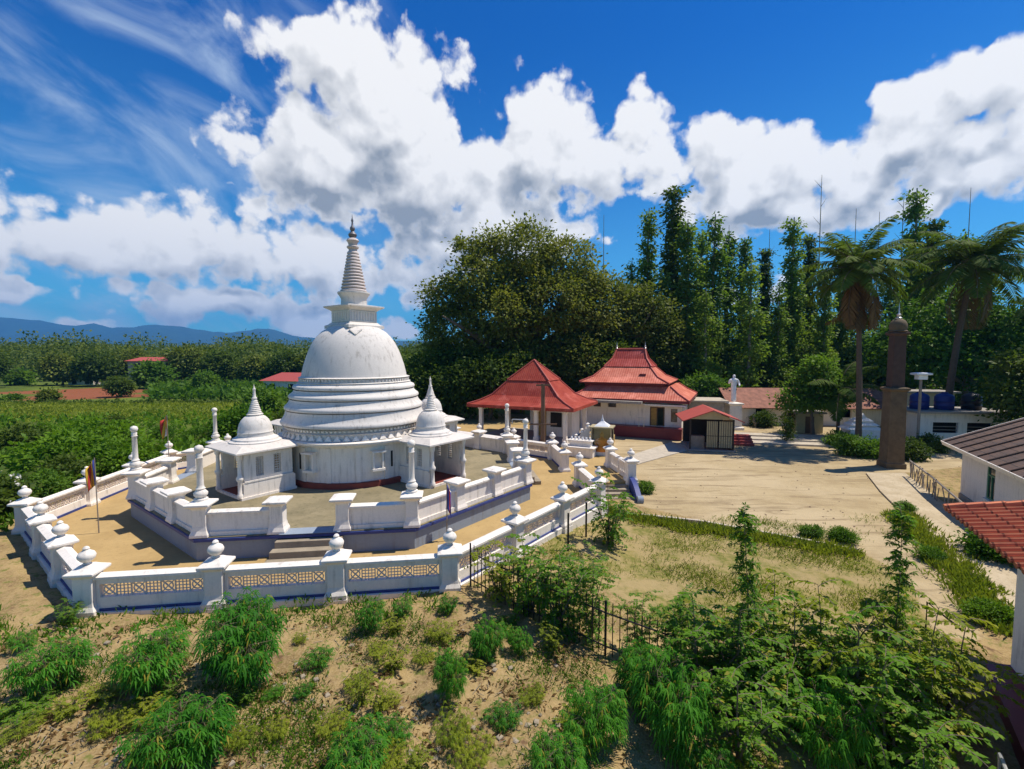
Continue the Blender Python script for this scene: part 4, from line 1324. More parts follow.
ob = thing('roof_cabin', 'small cream box cabin rising behind the water tanks', 'cabin', (36.4, 42.0, -.52), R(-8))
MB().box(-1.5, 2.2, -1, 1, 0, 3.6).build('wall', M['pale_concrete'], ob); MB().box(-1.8, 2.5, -1.3, 1.3, 3.6, 3.75).build('roof', M['concrete'], ob)
bl_ = thing('lamp_post', 'white flat-topped lamp box on a tall post in front of the water tanks', 'lamp post', (29.6, 34.0, -.52), R(-8))
MB().tube([(0, 0, 0), (0, 0, 5.2)], .09, 8).build('post', M['greywood'], bl_)
MB().frust([(.30, .22, 5.15), (.30, .22, 5.45), (.50, .4, 5.5), (.50, .4, 5.60), (.25, .2, 5.66)]).build('box', M['paint'], bl_)

# white house with brown tiles
dn = Vector((-.455, -.89)).normalized()          # direction of the eaves towards the viewer
ce = Vector((21.75, 22.45))
rz_h = math.atan2(dn.y, dn.x)
mh = thing('brown_tiled_house', 'white house with weathered brown tile roof and green-framed window beyond the path', 'house', (ce.x, ce.y, -.5), rz_h)
# local +X runs along the wall towards the viewer, local +Y away from the path (to the right)
w = MB(); wall_with_holes(w, 0, 10, 0, 2.75, 0, .2, [(2.75, 3.5, .75, 2.3), (6.5, 7.25, .75, 2.3)])
w.box(0, .2, .2, 7, 0, 2.75); w.box(9.8, 10, .2, 7, 0, 2.75)
w.add([(0, .2, 2.75), (.2, .2, 2.75), (0, 7, 2.75), (.2, 7, 2.75), (0, 7, 5.6), (.2, 7, 5.6)], [(0, 4, 2), (1, 3, 5), (0, 1, 5, 4), (2, 4, 5, 3), (0, 2, 3, 1)])
w.build('wall', M['white'], mh)
MB().box(0, 10, -.06, -.003, -.2, .25).build('skirting', M['concrete'], mh)
for x0 in (2.75, 6.5):
    f = MB()
    for (a, b, c, d) in ((x0, x0 + .07, .75, 2.3), (x0 + .68, x0 + .75, .75, 2.3), (x0 + .07, x0 + .68, .75, .82), (x0 + .07, x0 + .68, 2.23, 2.3), (x0 + .07, x0 + .68, 1.75, 1.81), (x0 + .345, x0 + .405, .82, 1.75)): f.box(a, b, .02, .12, c, d)
    o = f.build('window', M['green'], mh)
    MB().box(x0 + .07, x0 + .68, .06, .075, .82, 2.23).build('pane', M['glass'], o)
    MB().box(x0 - .12, x0 + .87, -.10, -.003, .66, .745).build('sill', M['white'], o)
s_ = math.hypot(4.2, 1.9)
m = MB().box(0, 11.6, 0, s_, -.09, 0)
o = m.build('roof', M['browntile'], mh); o.location = (-.75, -.6, 2.62); o.rotation_euler = (math.atan2(1.9, 4.2), 0, 0)
hp2 = MB().tube([(-.02, s_, .03), (11.6, s_, .03)], .13, 8); hp2.build('ridge_tiles', M['browntile'], o)
g = MB()
for q in range(12):
    x = .45 + q * .95
    g.tube([(x, .02, .03), (x, s_, .03)], .035, 6)
g.build('tile_ribs', M['column_dark'], o)
bb_ = MB(); bb_.box(0, 11.6, -.035, -.003, -.20, .01); bb_.box(-.04, -.003, 0, s_, -.20, .01)
bb_.build('barge_board', M['white'], o)
MB().box(-.05, 11.4, .05, .9, -.14, -.095).build('soffit', M['wood'], o)

# nearest house: red tile lean-to roof, white wall, maroon floor
ch = Vector((10.62, 9.62))
nh = thing('red_tiled_house', 'nearest white house with bright red tiled lean-to roof at the frame edge', 'house', (ch.x, ch.y, -.3), rz_h)
MB().box(0, 7, 0, .22, -.3, 2.75).build('wall', M['white'], nh)
MB().box(0, .22, .22, 5, -.3, 2.75).build('end_wall', M['white'], nh)
s2 = math.hypot(5.0, 1.0)
m = MB()
vs, fs = [], []
NXr = 34
o = MB().box(0, 9.5, 0, s2, -.05, -.012)
o = o.build('roof', M['redtile'], nh); o.location = (-1.85, -.62, 2.86); o.rotation_euler = (math.atan2(1.0, 5.0), 0, 0)
bt = MB()
for q in range(37):
    x = .13 + q * .26
    bt.tube([(x, -.04, .0), (x, s2, .0)], .062, 8)
bt.build('barrel_tiles', M['redtile'], o)
vt = MB()
for q in range(14): vt.tube([(.0, -.06 + q * .37, .05), (.0, .34 + q * .37, .085)], [.10, .085], 8)
vt.build('verge_tiles', M['redtile'], o)
e = MB().box(.1, 9.4, .10, .16, -.20, -.052); e.build('eave_beam', M['wood'], o)
mf = MB().prism([at(986, 664, -.18).xy, at(1014, 675, -.18).xy + Vector((.9, .3)), (12.2, 9.9), (9.6, 5.0), (7.2, 5.6)], -.75, -.18)
struct(mf.build('porch_floor', M['maroon']))
rl_ = thing('pipe_railing', 'short pale pipe railing at the corner of the maroon floor', 'railing', (7.55, 6.9, -.6), R(-125))
m = MB(); m.tube([(0, 0, 0), (0, 0, .85), (1.6, 0, .85), (1.6, 0, 0)], .03, 8); m.tube([(0, 0, .45), (1.6, 0, .45)], .022, 8)
m.build('pipes', M['steel'], rl_)
# stick fence by the path
sf = thing('stick_fence', 'rough grey stick fence of crossed branches along the far side of the path', 'fence', (0, 0, 0), 0)
rng = random.Random(9)
a, b = at(905, 478, YZ), at(958, 528, YZ)
d = b - a; nrm = Vector((d.y, -d.x, 0)).normalized()
m = MB()
for q in range(30):
    t0 = rng.random(); p0 = a + d * t0 + Vector((.35, .15, 0)); t1 = t0 + rng.uniform(-.09, .09); p1 = a + d * t1 + Vector((.35, .15, 0))
    m.tube([p0 + Vector((0, 0, -.05)), p1 + Vector((rng.uniform(-.08, .08), rng.uniform(-.08, .08), rng.uniform(.75, 1.1)))], .022, 5)
m.build('sticks', M['greywood'], sf)
m = MB()
m.tube([a + Vector((.35, .15, .95)), a + d * .5 + Vector((.3, .1, 1.02)), b + Vector((.4, .15, .85))], .045, 6)
m.build('top_rail', M['greywood'], sf)


# ================================================================ vegetation
def mesh_np(name, V, Fq, mat):
    me = bpy.data.meshes.new(name)
    V = np.ascontiguousarray(V, dtype=np.float32); Fq = np.ascontiguousarray(Fq, dtype=np.int32)
    me.vertices.add(len(V)); me.vertices.foreach_set('co', V.ravel())
    k = Fq.shape[1]
    me.loops.add(Fq.size); me.loops.foreach_set('vertex_index', Fq.ravel())
    me.polygons.add(len(Fq)); me.polygons.foreach_set('loop_start', np.arange(0, Fq.size, k, dtype=np.int32))
    me.update(calc_edges=True)
    me.materials.append(mat)
    return me


def mesh_obj(name, me, parent=None):
    o = bpy.data.objects.new(name, me); C.objects.link(o)
    if parent: o.parent = parent
    return o


def unit(a): return a / np.maximum(np.linalg.norm(a, axis=1, keepdims=True), 1e-9)


def leaf_quads(P, A, N, L, Wd, fold=.12):
    """one diamond leaf per row: base P, long axis A, normal N"""
    n = len(P)
    A = unit(A); S = unit(np.cross(A, N)); U = unit(np.cross(S, A))
    L = np.broadcast_to(L, (n,)).reshape(-1, 1); Wd = np.broadcast_to(Wd, (n,)).reshape(-1, 1)
    V = np.empty((n, 4, 3))
    V[:, 0] = P
    V[:, 1] = P + A * L * .45 + S * Wd * .5 + U * L * fold
    V[:, 2] = P + A * L - U * L * fold * .4
    V[:, 3] = P + A * L * .45 - S * Wd * .5 + U * L * fold
    Fq = np.arange(4 * n).reshape(n, 4)
    return V.reshape(-1, 3), Fq


def crown(rs, blobs, nclump, per, leaf, spread, inner=.55, droop=0.0, up=.6):
    """leaf clumps through the outer volume of several ellipsoids"""
    bl = np.array(blobs, float)                        # cx cy cz rx ry rz
    wgt = bl[:, 3] * bl[:, 5]; wgt /= wgt.sum()
    idx = rs.choice(len(bl), nclump, p=wgt)
    d = unit(rs.normal(size=(nclump, 3)))
    rad = inner + (1.05 - inner) * np.sqrt(rs.random((nclump, 1)))
    c = bl[idx, :3] + d * bl[idx, 3:6] * rad
    keep = np.ones(nclump, bool)
    for b in bl:                                       # drop clumps deep inside another blob
        q = np.linalg.norm((c - b[:3]) / b[3:6], axis=1)
        keep &= q > inner * .8
    c, d = c[keep], d[keep]
    n = len(c) * per
    sz = np.repeat(.6 + .8 * rs.random(len(c)), per)[:, None]
    off = rs.normal(size=(n, 3)) * np.array([spread, spread, spread * .55]) * sz
    P = np.repeat(c, per, 0) + off
    out = np.repeat(d, per, 0)
    N = unit(out * .7 + np.array([0, 0, up]) + rs.normal(size=(n, 3)) * .38)
    A = unit(out * .6 + off / spread * .4 + rs.normal(size=(n, 3)) * .6 - np.array([0, 0, droop]))
    L = leaf * (.6 + .8 * rs.random(n))
    return leaf_quads(P, A, N, L, L * .62)


def branches(rs, mb, base, targets, r0, mid=.5):
    for t in targets:
        t = Vector(t)
        m_ = base.lerp(t, mid) + Vector((rs.normal() * .4, rs.normal() * .4, .5))
        mb.tube([base, m_, t], [r0, r0 * .6, r0 * .15], 7)


# ---- the great spreading trees behind the pavilion
def big_tree(name, label, loc, blobs, trunk_h, tr, nclump, per, leaf, spread, mat, seed, bark='bark', group=None, cat='tree', droop=.2):
    rs = np.random.RandomState(seed)
    t = thing(name, label, cat, loc, 0, group)
    m = MB()
    top = Vector((rs.normal() * .3, rs.normal() * .3, trunk_h))
    m.tube([(0, 0, -.4), (.05, 0, .4), (top.x * .5, top.y * .5, trunk_h * .55), top], [tr * 1.5, tr, tr * .8, tr * .65], 12)
    branches(rs, m, top * .9, [b[:3] for b in blobs] + [(b[0] + rs.normal() * b[3] * .5, b[1] + rs.normal() * b[4] * .5, b[2] + b[5] * .5) for b in blobs], tr * .5)
    m.build('trunk', M[bark], t, smooth=60)
    V, Fq = crown(rs, blobs, nclump, per, leaf, spread, droop=droop)
    mesh_obj('crown', mesh_np('crown', V, Fq, M[mat]), t)
    return t


big_tree('bo_tree', 'huge spreading olive-green tree towering behind the pavilion', (0.2, 53, -.4),
         [(-6.4, 0, 9.3, 3.5, 3.8, 2.9), (-3.6, -1, 14.6, 3.3, 3.8, 2.9), (1.2, 0, 18.2, 3.3, 3.6, 2.9), (5.6, .5, 16.8, 3.1, 3.6, 2.8), (4.2, -2, 12.2, 3.6, 3.5, 2.8), (-1.2, -3, 11.0, 3.2, 3.2, 2.6),
          (-7.2, 1, 13.0, 2.6, 3, 2.2), (8.8, 1, 11.4, 2.9, 3.2, 2.9), (-8.4, 1, 5.8, 2.6, 3, 2.4), (.2, -2, 6.4, 4.4, 3.0, 2.4), (6.5, -1, 6.6, 3.4, 3, 2.6), (-4.6, -1, 18.2, 1.5, 1.8, 1.3), (-2.8, 0, 19.2, 1.2, 1.4, 1.1), (8.0, 0, 14.6, 2.0, 2.4, 1.8), (1.5, -1, 14.6, 2.4, 2.6, 2.0)],
         6.0, 1.1, 2500, 26, .36, .60, 'L_bo', 11)
big_tree('broad_tree', 'broad dark olive tree standing right of the huge tree above the hall roof', (13.2, 57, -.4),
         [(-2, 0, 12.4, 3.6, 4, 3.6), (2.0, 0, 11.2, 3.8, 4, 3.8), (0, 0, 7.5, 5, 4, 3.6), (5.0, 1, 8.2, 3.2, 3, 3.4), (-4.5, 0, 8, 3.2, 3, 3.4)], 5, .6, 1300, 24, .40, .6, 'L_bo', 12)
big_tree('dark_tree', 'low dark tree between the stupa and the huge olive tree', (-9.0, 49, -1.6),
         [(0, 0, 4.5, 3.2, 3, 3.0), (2.8, 1, 5.5, 3, 3, 3), (-2.6, 1, 3.6, 2.4, 2.4, 2.2)], 2.5, .35, 650, 24, .36, .5, 'L_dark', 13)
big_tree('dark_tree', 'dark low tree close behind the left corner of the pavilion', (-2.4, 46.5, -.6),
         [(0, 0, 4.2, 3.4, 2.2, 2.6), (-3.2, .6, 3.6, 2.8, 2.2, 2.4), (3.2, .5, 4.6, 2.6, 2, 2.4)], 2.0, .3, 560, 24, .36, .5, 'L_dark', 14)
big_tree('dark_tree', 'dark tree filling the gap between the pavilion roof and the hall roof', (7.4, 51.5, -.5),
         [(0, 0, 5.2, 3.4, 2.5, 3.2), (3.6, .5, 5.0, 3, 2.4, 3.0)], 2.6, .35, 520, 24, .36, .5, 'L_dark', 15)
big_tree('bushy_tree', 'bright green bushy tree beside the right end of the hall roof', (21.0, 50.5, -.5),
         [(0, 0, 3.0, 1.8, 1.6, 1.7), (1.6, .4, 2.4, 1.6, 1.5, 1.5), (-1.6, .4, 2.6, 1.5, 1.4, 1.5)], 1.5, .2, 320, 22, .32, .4, 'L_mid', 16)


# ---- slender tall trees along the back of the yard
def slim_mesh(seed, H, wd, mat, bare=.12, dens=1.0):
    rs = np.random.RandomState(seed)
    m = MB()
    pts = [(0, 0, -.3)]
    x = y = 0
    for k in range(1, 9):
        x += rs.normal() * .06; y += rs.normal() * .06
        pts.append((x, y, H * k / 8))
    m.tube(pts, [.20 * (1 - k / 9.5) + .02 for k in range(9)], 7)
    blobs = []
    z = H * bare
    while z < H * .985:
        f = (z / H)
        w_ = wd * (1.05 - .75 * max(0, f - .25) / .75) * rs.uniform(.4, 1.3)
        a = rs.uniform(0, 2 * PI); o_ = w_ * .45
        blobs.append((x * f + o_ * math.cos(a), y * f + o_ * math.sin(a), z, w_ * .75, w_ * .75, w_ * .7))
        z += w_ * rs.uniform(.6, 1.25)
    for b in blobs:
        m.tube([(x * b[2] / H, y * b[2] / H, b[2] - .7), (b[0], b[1], b[2])], [.05, .015], 5)
    V, Fq = crown(rs, blobs, int(24 * len(blobs) * dens), 13, .34, .32, inner=.2, droop=.5)
    me = bpy.data.meshes.new('trunk'); me.from_pydata(m.v, [], m.f); me.materials.append(M['palebark'])
    return me, mesh_np('crown', V, Fq, M[mat])


SLIM = [slim_mesh(21, 21, 1.1, 'L_slim', .12, .7), slim_mesh(22, 19, 1.3, 'L_slim', .06, .75), slim_mesh(23, 22, .9, 'L_slim', .2, .6), slim_mesh(24, 17, 1.5, 'L_slim', .04, .8), slim_mesh(25, 23, .85, 'L_dark', .3, .55)]
SH = [21, 19, 22, 17, 23]
# pixel column, distance, top row, variant, label
srow = [
    (672, 61, 190, 4, 'tallest slender tree, pointed and rising right of the broad olive tree'), (646, 63, 212, 2, 'thin dark slender tree at the right shoulder of the broad olive tree'),
    (688, 58, 222, 0, 'slender tree with feathery crown behind the right end of the hall'), (712, 60, 218, 1, 'slender full-leaved tree rising straight above the gabled porch'),
    (738, 62, 240, 0, 'slender tree left of the white statue, shorter than its neighbours'), (748, 55, 262, 3, 'bright bushy slender tree directly above the white statue'),
    (788, 60, 220, 2, 'dark narrow tree between the statue and the left palm'), (806, 64, 236, 4, 'thin dark tree just left of the left palm crown'),
    (775, 57, 285, 1, 'half-height slender tree right of the white statue'), (824, 58, 268, 0, 'slender tree half hidden by the left palm crown'),
    (908, 62, 192, 2, 'dark narrow tree standing tall between the two palms'), (884, 60, 262, 1, 'slender tree behind the brown column'),
    (925, 57, 222, 4, 'thin dark tree right of the dark narrow one, behind the right palm'), (936, 60, 258, 0, 'slender tree close behind the right palm trunk'),
    (660, 58, 270, 3, 'bushy slender tree above the right end of the hall ridge'), (704, 56, 290, 3, 'low bushy slender tree behind the gabled porch'),
    (860, 63, 262, 3, 'bushy slender tree behind the left palm trunk'), (632, 60, 262, 1, 'slender tree squeezed against the right side of the broad olive tree'), (724, 66, 236, 0, 'thin slender tree farther back above the gabled porch'),
    (762, 66, 250, 4, 'thin feathery tree farther back behind the white statue'), (698, 65, 232, 2, 'thin slender tree farther back behind the end of the hall'), (842, 66, 240, 0, 'slender tree farther back beside the left palm crown'), (955, 62, 235, 1, 'slender tree behind the right palm crown'), (985, 60, 262, 3, 'bushy slender tree at the far right behind the palm')]
for k, (px, dist, top, v, lab) in enumerate(srow):
    x = (px - 512) / F * dist
    h = CAM_Z + (354.6 - top) / F * dist + .5
    t = thing('slender_tree', lab, 'tree', (x, dist, -.5), k * 1.7, 'slender trees behind the yard')
    s = h / SH[v]
    mesh_obj('trunk', SLIM[v][0], t); mesh_obj('crown', SLIM[v][1], t)
    t.scale = (s * random.Random(k).uniform(.95, 1.2), s * 1.1, s)
# bare poles of dead trees above the crowns
for k, (px, top, b) in enumerate(((765, 232, 20), (814, 180, 24), (895, 200, 24), (785, 222, 0), (849, 212, 0), (602, 218, 0), (960, 192, 0), (725, 228, 0), (872, 215, 0))):
    dist = 66
    x = (px - 512) / F * dist; h = CAM_Z + (354.6 - top) / F * dist
    m = MB().tube([(0, 0, 0), (.1, 0, h * .5), (.0, 0, h + .5)], [.13, .10, .025], 6)
    for q in range(b // 6):
        z = h * (.72 + .08 * q); m.tube([(.05, 0, z), ((-1) ** q * .9, .2, z + 1.2)], [.04, .01], 5)
    o = m.build('dead_tree', M['palebark']); o.location = (x, dist, -.5)
    places = ['left of the dark narrow tree', 'with a few bare twigs just left of the left palm crown', 'between the two palm crowns', 'close right of the first dead stem', 'above the left palm crown', 'at the right shoulder of the huge tree', 'above the right palm crown', 'above the gabled porch', 'right of the left palm crown']
    tag(o, 'bare dead stem standing ' + places[k], 'tree', 'bare dead stems')


# ---- undergrowth and woods that read as one mass
def wood_mass(name, label, pts, blob, nclump, per, leaf, spread, mat, seed):
    rs = np.random.RandomState(seed)
    bl = []
    for (x, y, z, r) in pts: bl.append((x, y, z + r * blob * .55, r, r, r * blob))
    V, Fq = crown(rs, bl, nclump, per, leaf, spread, inner=.55)
    o = mesh_obj(name, mesh_np(name, V, Fq, M[mat]))
    o['kind'] = 'stuff'; o['label'] = label; o['category'] = 'wood'
    return o


rng = random.Random(5)
pts = []
for k in range(150):
    px = rng.uniform(610, 1090); dist = rng.uniform(56, 78)
    pts.append(((px - 512) / F * dist, dist, -.6 + rng.uniform(0, 3.5), rng.uniform(1.6, 3.2)))
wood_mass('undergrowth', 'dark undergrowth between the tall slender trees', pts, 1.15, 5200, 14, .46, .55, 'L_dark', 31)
pts = []
for k in range(120):
    px = rng.uniform(640, 1080); dist = rng.uniform(60, 82)
    pts.append(((px - 512) / F * dist, dist, rng.uniform(2.5, 9.0), rng.uniform(1.6, 2.7)))
wood_mass('back_wood', 'mid green leafy wood standing behind the slender trees', pts, 1.2, 4600, 14, .44, .55, 'L_slim', 32)
pts = []
for k in range(60):
    px = rng.uniform(-60, 640); dist = rng.uniform(64, 90)
    if px < 395: continue
    pts.append(((px - 512) / F * dist, dist, rng.uniform(-1, 2), rng.uniform(2, 4)))
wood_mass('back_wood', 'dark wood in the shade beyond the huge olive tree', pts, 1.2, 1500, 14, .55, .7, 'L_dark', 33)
# far wood under the hills
pts = []
for k in range(620):
    dist = rng.uniform(150, 420); px = rng.uniform(-120, 520)
    h = rng.uniform(.75, 1.15)
    r = rng.uniform(4.0, 7.5)
    pts.append(((px - 512) / F * dist, dist, -1.9 + rng.uniform(1, 3.5) + (dist - 150) * .012, r * h))
wood_mass('far_wood', 'far dark green wood below the blue hills', pts, 1.05, 26000, 8, .95, 1.3, 'L_far', 34)
pts = []
for k in range(420):
    dist = rng.uniform(430, 1300); px = rng.uniform(-250, 1300)
    pts.append(((px - 512) / F * dist, dist, -1.9 + (dist - 400) * .006, rng.uniform(9, 16)))
wood_mass('far_wood', 'distant wood along the horizon', pts, .8, 11000, 7, 2.4, 3.4, 'L_far', 35)

# distinguishable trees at the wood's near edge
edge = [(18, 128, 372, 'L_mid'), (62, 128, 355, 'L_far'), (96, 124, 352, 'L_dark'), (130, 132, 350, 'L_far'), (152, 116, 363, 'L_mid'), (188, 130, 346, 'L_far'), (222, 126, 352, 'L_dark'), (256, 122, 356, 'L_far'), (288, 120, 352, 'L_dark'), (318, 118, 350, 'L_far'), (-20, 116, 345, 'L_dark')]
elab = ['yellow-green round tree at the left end of the red earth', 'olive tree behind the left end of the red earth', 'dark round tree behind the middle of the red earth', 'olive tree left of the far red roof', 'bright green tree just below the far red roof', 'tall olive tree right of the far red roof', 'dark tree above the banana rows', 'olive tree near the red-roofed farmhouse', 'dark tree behind the red-roofed farmhouse', 'olive tree closest to the stupa dome', 'dark tree at the left frame edge']
for k, (px, dist, top, mat) in enumerate(edge):
    x = (px - 512) / F * dist; h = CAM_Z + (354.6 - top) / F * dist + 1.9
    r = h * .42
    big_tree('edge_tree', elab[k], (x, dist, -1.9), [(0, 0, h * .62, r, r, h * .36), (r * .6, 0, h * .5, r * .7, r * .7, h * .28), (-r * .6, .3, h * .45, r * .7, r * .7, h * .28)], h * .35, .25, 260, 16, .75, .8, mat, 60 + k, group='trees along the edge of the far wood')


for k, (px, dist, top, mat, lab) in enumerate(((10, 86, 398, 'L_mid', 'round olive bush tree at the left end of the plain'), (118, 92, 376, 'L_dark', 'small dark tree standing in front of the red earth'), (46, 84, 392, 'L_far', 'small brownish tree by the left end of the red earth'), (262, 62, 388, 'L_mid', 'bright leafy tree close to the left side of the stupa'), (205, 100, 372, 'L_mid', 'small green tree amid the banana rows'))):
    x = (px - 512) / F * dist; h = CAM_Z + (354.6 - top) / F * dist + 1.9; r = h * .42
    big_tree('plain_tree', lab, (x, dist, -1.9), [(0, 0, h * .6, r, r, h * .38), (r * .6, 0, h * .45, r * .7, r * .7, h * .3), (-r * .6, .3, h * .42, r * .7, r * .7, h * .3)], h * .35, .15, 200, 16, .42, .45, mat, 160 + k)


# far houses
def far_house(label, px, py, dist, w, d_, h, roofmat, rz=0, rise=1.4, wallmat='white'):
    x = (px - 512) / F * dist
    z = CAM_Z + (354.6 - py) / F * dist - h
    t = thing('farm_house', label, 'house', (x, dist, z), rz)
    MB().box(-w / 2, w / 2, 0, d_, -3, h).build('wall', M[wallmat], t)
    m = MB(); W2, o_ = w / 2 + .6, .6
    m.add([(-W2, -o_, h), (W2, -o_, h), (W2, d_ + o_, h), (-W2, d_ + o_, h), (-W2 + w * .25, d_ / 2, h + rise), (W2 - w * .25, d_ / 2, h + rise)], [(0, 1, 5, 4), (1, 2, 5), (2, 3, 4, 5), (3, 0, 4), (3, 2, 1, 0)])
    m.build('roof', M[roofmat], t)
    for q in (-1, 1): MB().box(q * w * .25 - .6, q * w * .25 + .6, -.06, -.003, .8, h - .6).build('window', M['dark'], t)
    return t


far_house('far house with a faded red hipped roof high in the wood', 147, 361, 125, 9, 6, 2.6, 'ridge', R(10), 1.0, 'concrete')
far_house('red-roofed farmhouse just left of the stupa', 281, 381, 96, 9, 7, 2.6, 'ridge', R(-15), 1.6)
far_house('far white house with grey roof above the left part of the red earth', 80, 377, 130, 7, 5, 2.8, 'concrete', 0, 1.0)
far_house('far low white shed above the right part of the red earth', 118, 378, 128, 10, 5, 2.2, 'concrete', 0, .6)


# crop rows and hedges on the plain
def scatter_ground(name, label, cat, pts, leaf, per, spread, mat, seed, up=1.0, hgt=.5, wid=.5):
    rs = np.random.RandomState(seed)
    P = np.array(pts, float)
    n = len(P) * per
    off = rs.normal(size=(n, 3)) * np.array([spread, spread, 0])
    B = np.repeat(P, per, 0) + off
    B[:, 2] += np.abs(rs.normal(size=n)) * hgt
    A = unit(np.c_[rs.normal(size=(n, 2)) * .7, np.full(n, up)])
    N = unit(rs.normal(size=(n, 3)) + np.array([0, 0, .4]))
    L = leaf * (.5 + rs.random(n))
    V, Fq = leaf_quads(B, A, N, L, L * wid, .06)
    o = mesh_obj(name, mesh_np(name, V, Fq, M[mat])); o['kind'] = 'stuff'; o['label'] = label; o['category'] = cat
    return o


pts = []
for row in range(9):
    y = 84 + row * 4.2
    x = -.765 * y
    while x < -.44 * y:
        pts.append((x + rng.uniform(-.3, .3), y + rng.uniform(-.5, .5), -1.9)); x += 1.1
scatter_ground('banana_rows', 'rows of broad-leaved banana plants on the plain', 'crops', pts, .95, 22, .5, 'L_mid', 41, .7, .8)
pts = [(x + rng.uniform(-.4, .4), 79.5 + rng.uniform(-.7, .7) + .02 * x, -1.9) for x in np.arange(-110, -18, .55)]
scatter_ground('hedge', 'dark clipped hedge crossing the plain before the red earth', 'hedge', pts, .5, 20, .4, 'L_dark', 42, .5, .3)
pts = []
for k in range(2600):
    dist = rng.uniform(56, 78); px = rng.uniform(-40, 420)
    pts.append(((px - 512) / F * dist, dist, -1.75))
scatter_ground('field_grass', 'pale green grass of the open field beyond the bushes', 'grass', pts, .45, 8, .8, 'L_grass', 43, .6, .1, .3)


# ---- bushes of the lower field, left of the wall
def bush_mesh(seed, r, h, n, per, leaf, mat):
    rs = np.random.RandomState(seed)
    bl = [(0, 0, h * .5, r * .7, r * .7, h * .5)]
    for q in range(6):
        a = q * 1.05 + rs.random(); bl.append((math.cos(a) * r * .6, math.sin(a) * r * .6, h * rs.uniform(.3, .55), r * .5, r * .5, h * rs.uniform(.3, .45)))
    V, Fq = crown(rs, bl, n, per, leaf, leaf * 1.2, inner=.4)
    m = MB()
    for q in range(5):
        a = q * 1.3; m.tube([(0, 0, -.3), (math.cos(a) * r * .3, math.sin(a) * r * .3, h * .5)], [.05, .02], 5)
    me = bpy.data.meshes.new('stems'); me.from_pydata(m.v, [], m.f); me.materials.append(M['bark'])
    return me, mesh_np('foliage', V, Fq, M[mat])


BUSH = [bush_mesh(51, 2.2, 2.6, 240, 22, .26, 'L_bush'), bush_mesh(52, 1.8, 2.2, 220, 22, .24, 'L_mid'), bush_mesh(53, 2.4, 3.0, 260, 22, .28, 'L_bush'), bush_mesh(54, 1.7, 2.4, 220, 20, .25, 'L_dark')]


def bush(v, loc, rz, s, name, label, group):
    t = thing(name, label, 'bush', loc, rz, group); t.scale = (s, s, s)
    mesh_obj('stems', BUSH[v][0], t); mesh_obj('foliage', BUSH[v][1], t)
    return t


k = 0
brng = random.Random(8)
for dist in (19, 22.5, 26.5, 31, 36, 41, 47):
    xmax = -20.8 if dist < 33 else (-17.0 if dist < 36 else -12.5)
    x = -dist * 1.22 - 1
    while x < xmax:
        xx, yy = x + brng.uniform(-.9, .9), dist + brng.uniform(-1.6, 1.6)
        if brng.random() < .88 and (math.hypot(xx - OC.x, yy - OC.y) > 14.6):
            bush(brng.choice((0, 1, 2, 3, 3, 3)), (xx, yy, gz(xx, yy)), brng.uniform(0, 6), brng.uniform(.55, 1.2) * (1 if dist < 40 else .6), 'field_bush', 'leafy green bush in the overgrown field left of the terrace wall', 'bushes of the field left of the wall')
        x += brng.uniform(2.6, 4.2)
pts = []
for q in range(2300):
    y = brng.uniform(9, 60); x = brng.uniform(-y * 1.25 - 3, -19.5 if y < 34 else -9)
    if math.hypot(x - OC.x, y - OC.y) < 13.8: continue
    pts.append((x, y, gz(x, y)))
scatter_ground('field_weeds', 'rank green weeds covering the lower field', 'weeds', pts, .42, 9, .45, 'L_bush', 55, .8, .35)

for k_, (a_, r_) in enumerate(((168, 14.2), (178, 14.6), (188, 14.0), (197, 14.4), (206, 14.0), (216, 13.9))):
    x, y = OC.x + r_ * math.cos(R(a_)), OC.y + r_ * math.sin(R(a_))
    bush((0, 3, 1, 3, 1, 3)[k_], (x, y, gz(x, y)), k_ * 1.1, (.75, .7, .6, .6, .4, .35)[k_], 'wall_bush', 'leafy bush pressed against the outside of the left terrace wall', 'bushes along the outside of the left wall')
# flowering shrub at the left wall corner
p = Vector((-20.6, 17.6, 0)); p.z = gz(p.x, p.y)
t = bush(3, p, 1.0, .85, 'flowering_shrub', 'white flowering shrub at the far left corner of the terrace wall', None)
rs = np.random.RandomState(5)
d = unit(rs.normal(size=(45, 3)) + np.array([0, 0, .6]))
P = d * np.array([1.7, 1.7, 1.35]) + np.array([0, 0, 1.35])
V, Fq = leaf_quads(np.repeat(P, 4, 0), rs.normal(size=(180, 3)), np.repeat(d, 4, 0), .17, .14)
mesh_obj('flowers', mesh_np('flowers', V, Fq, M['flower']), t)['kind'] = 'stuff'


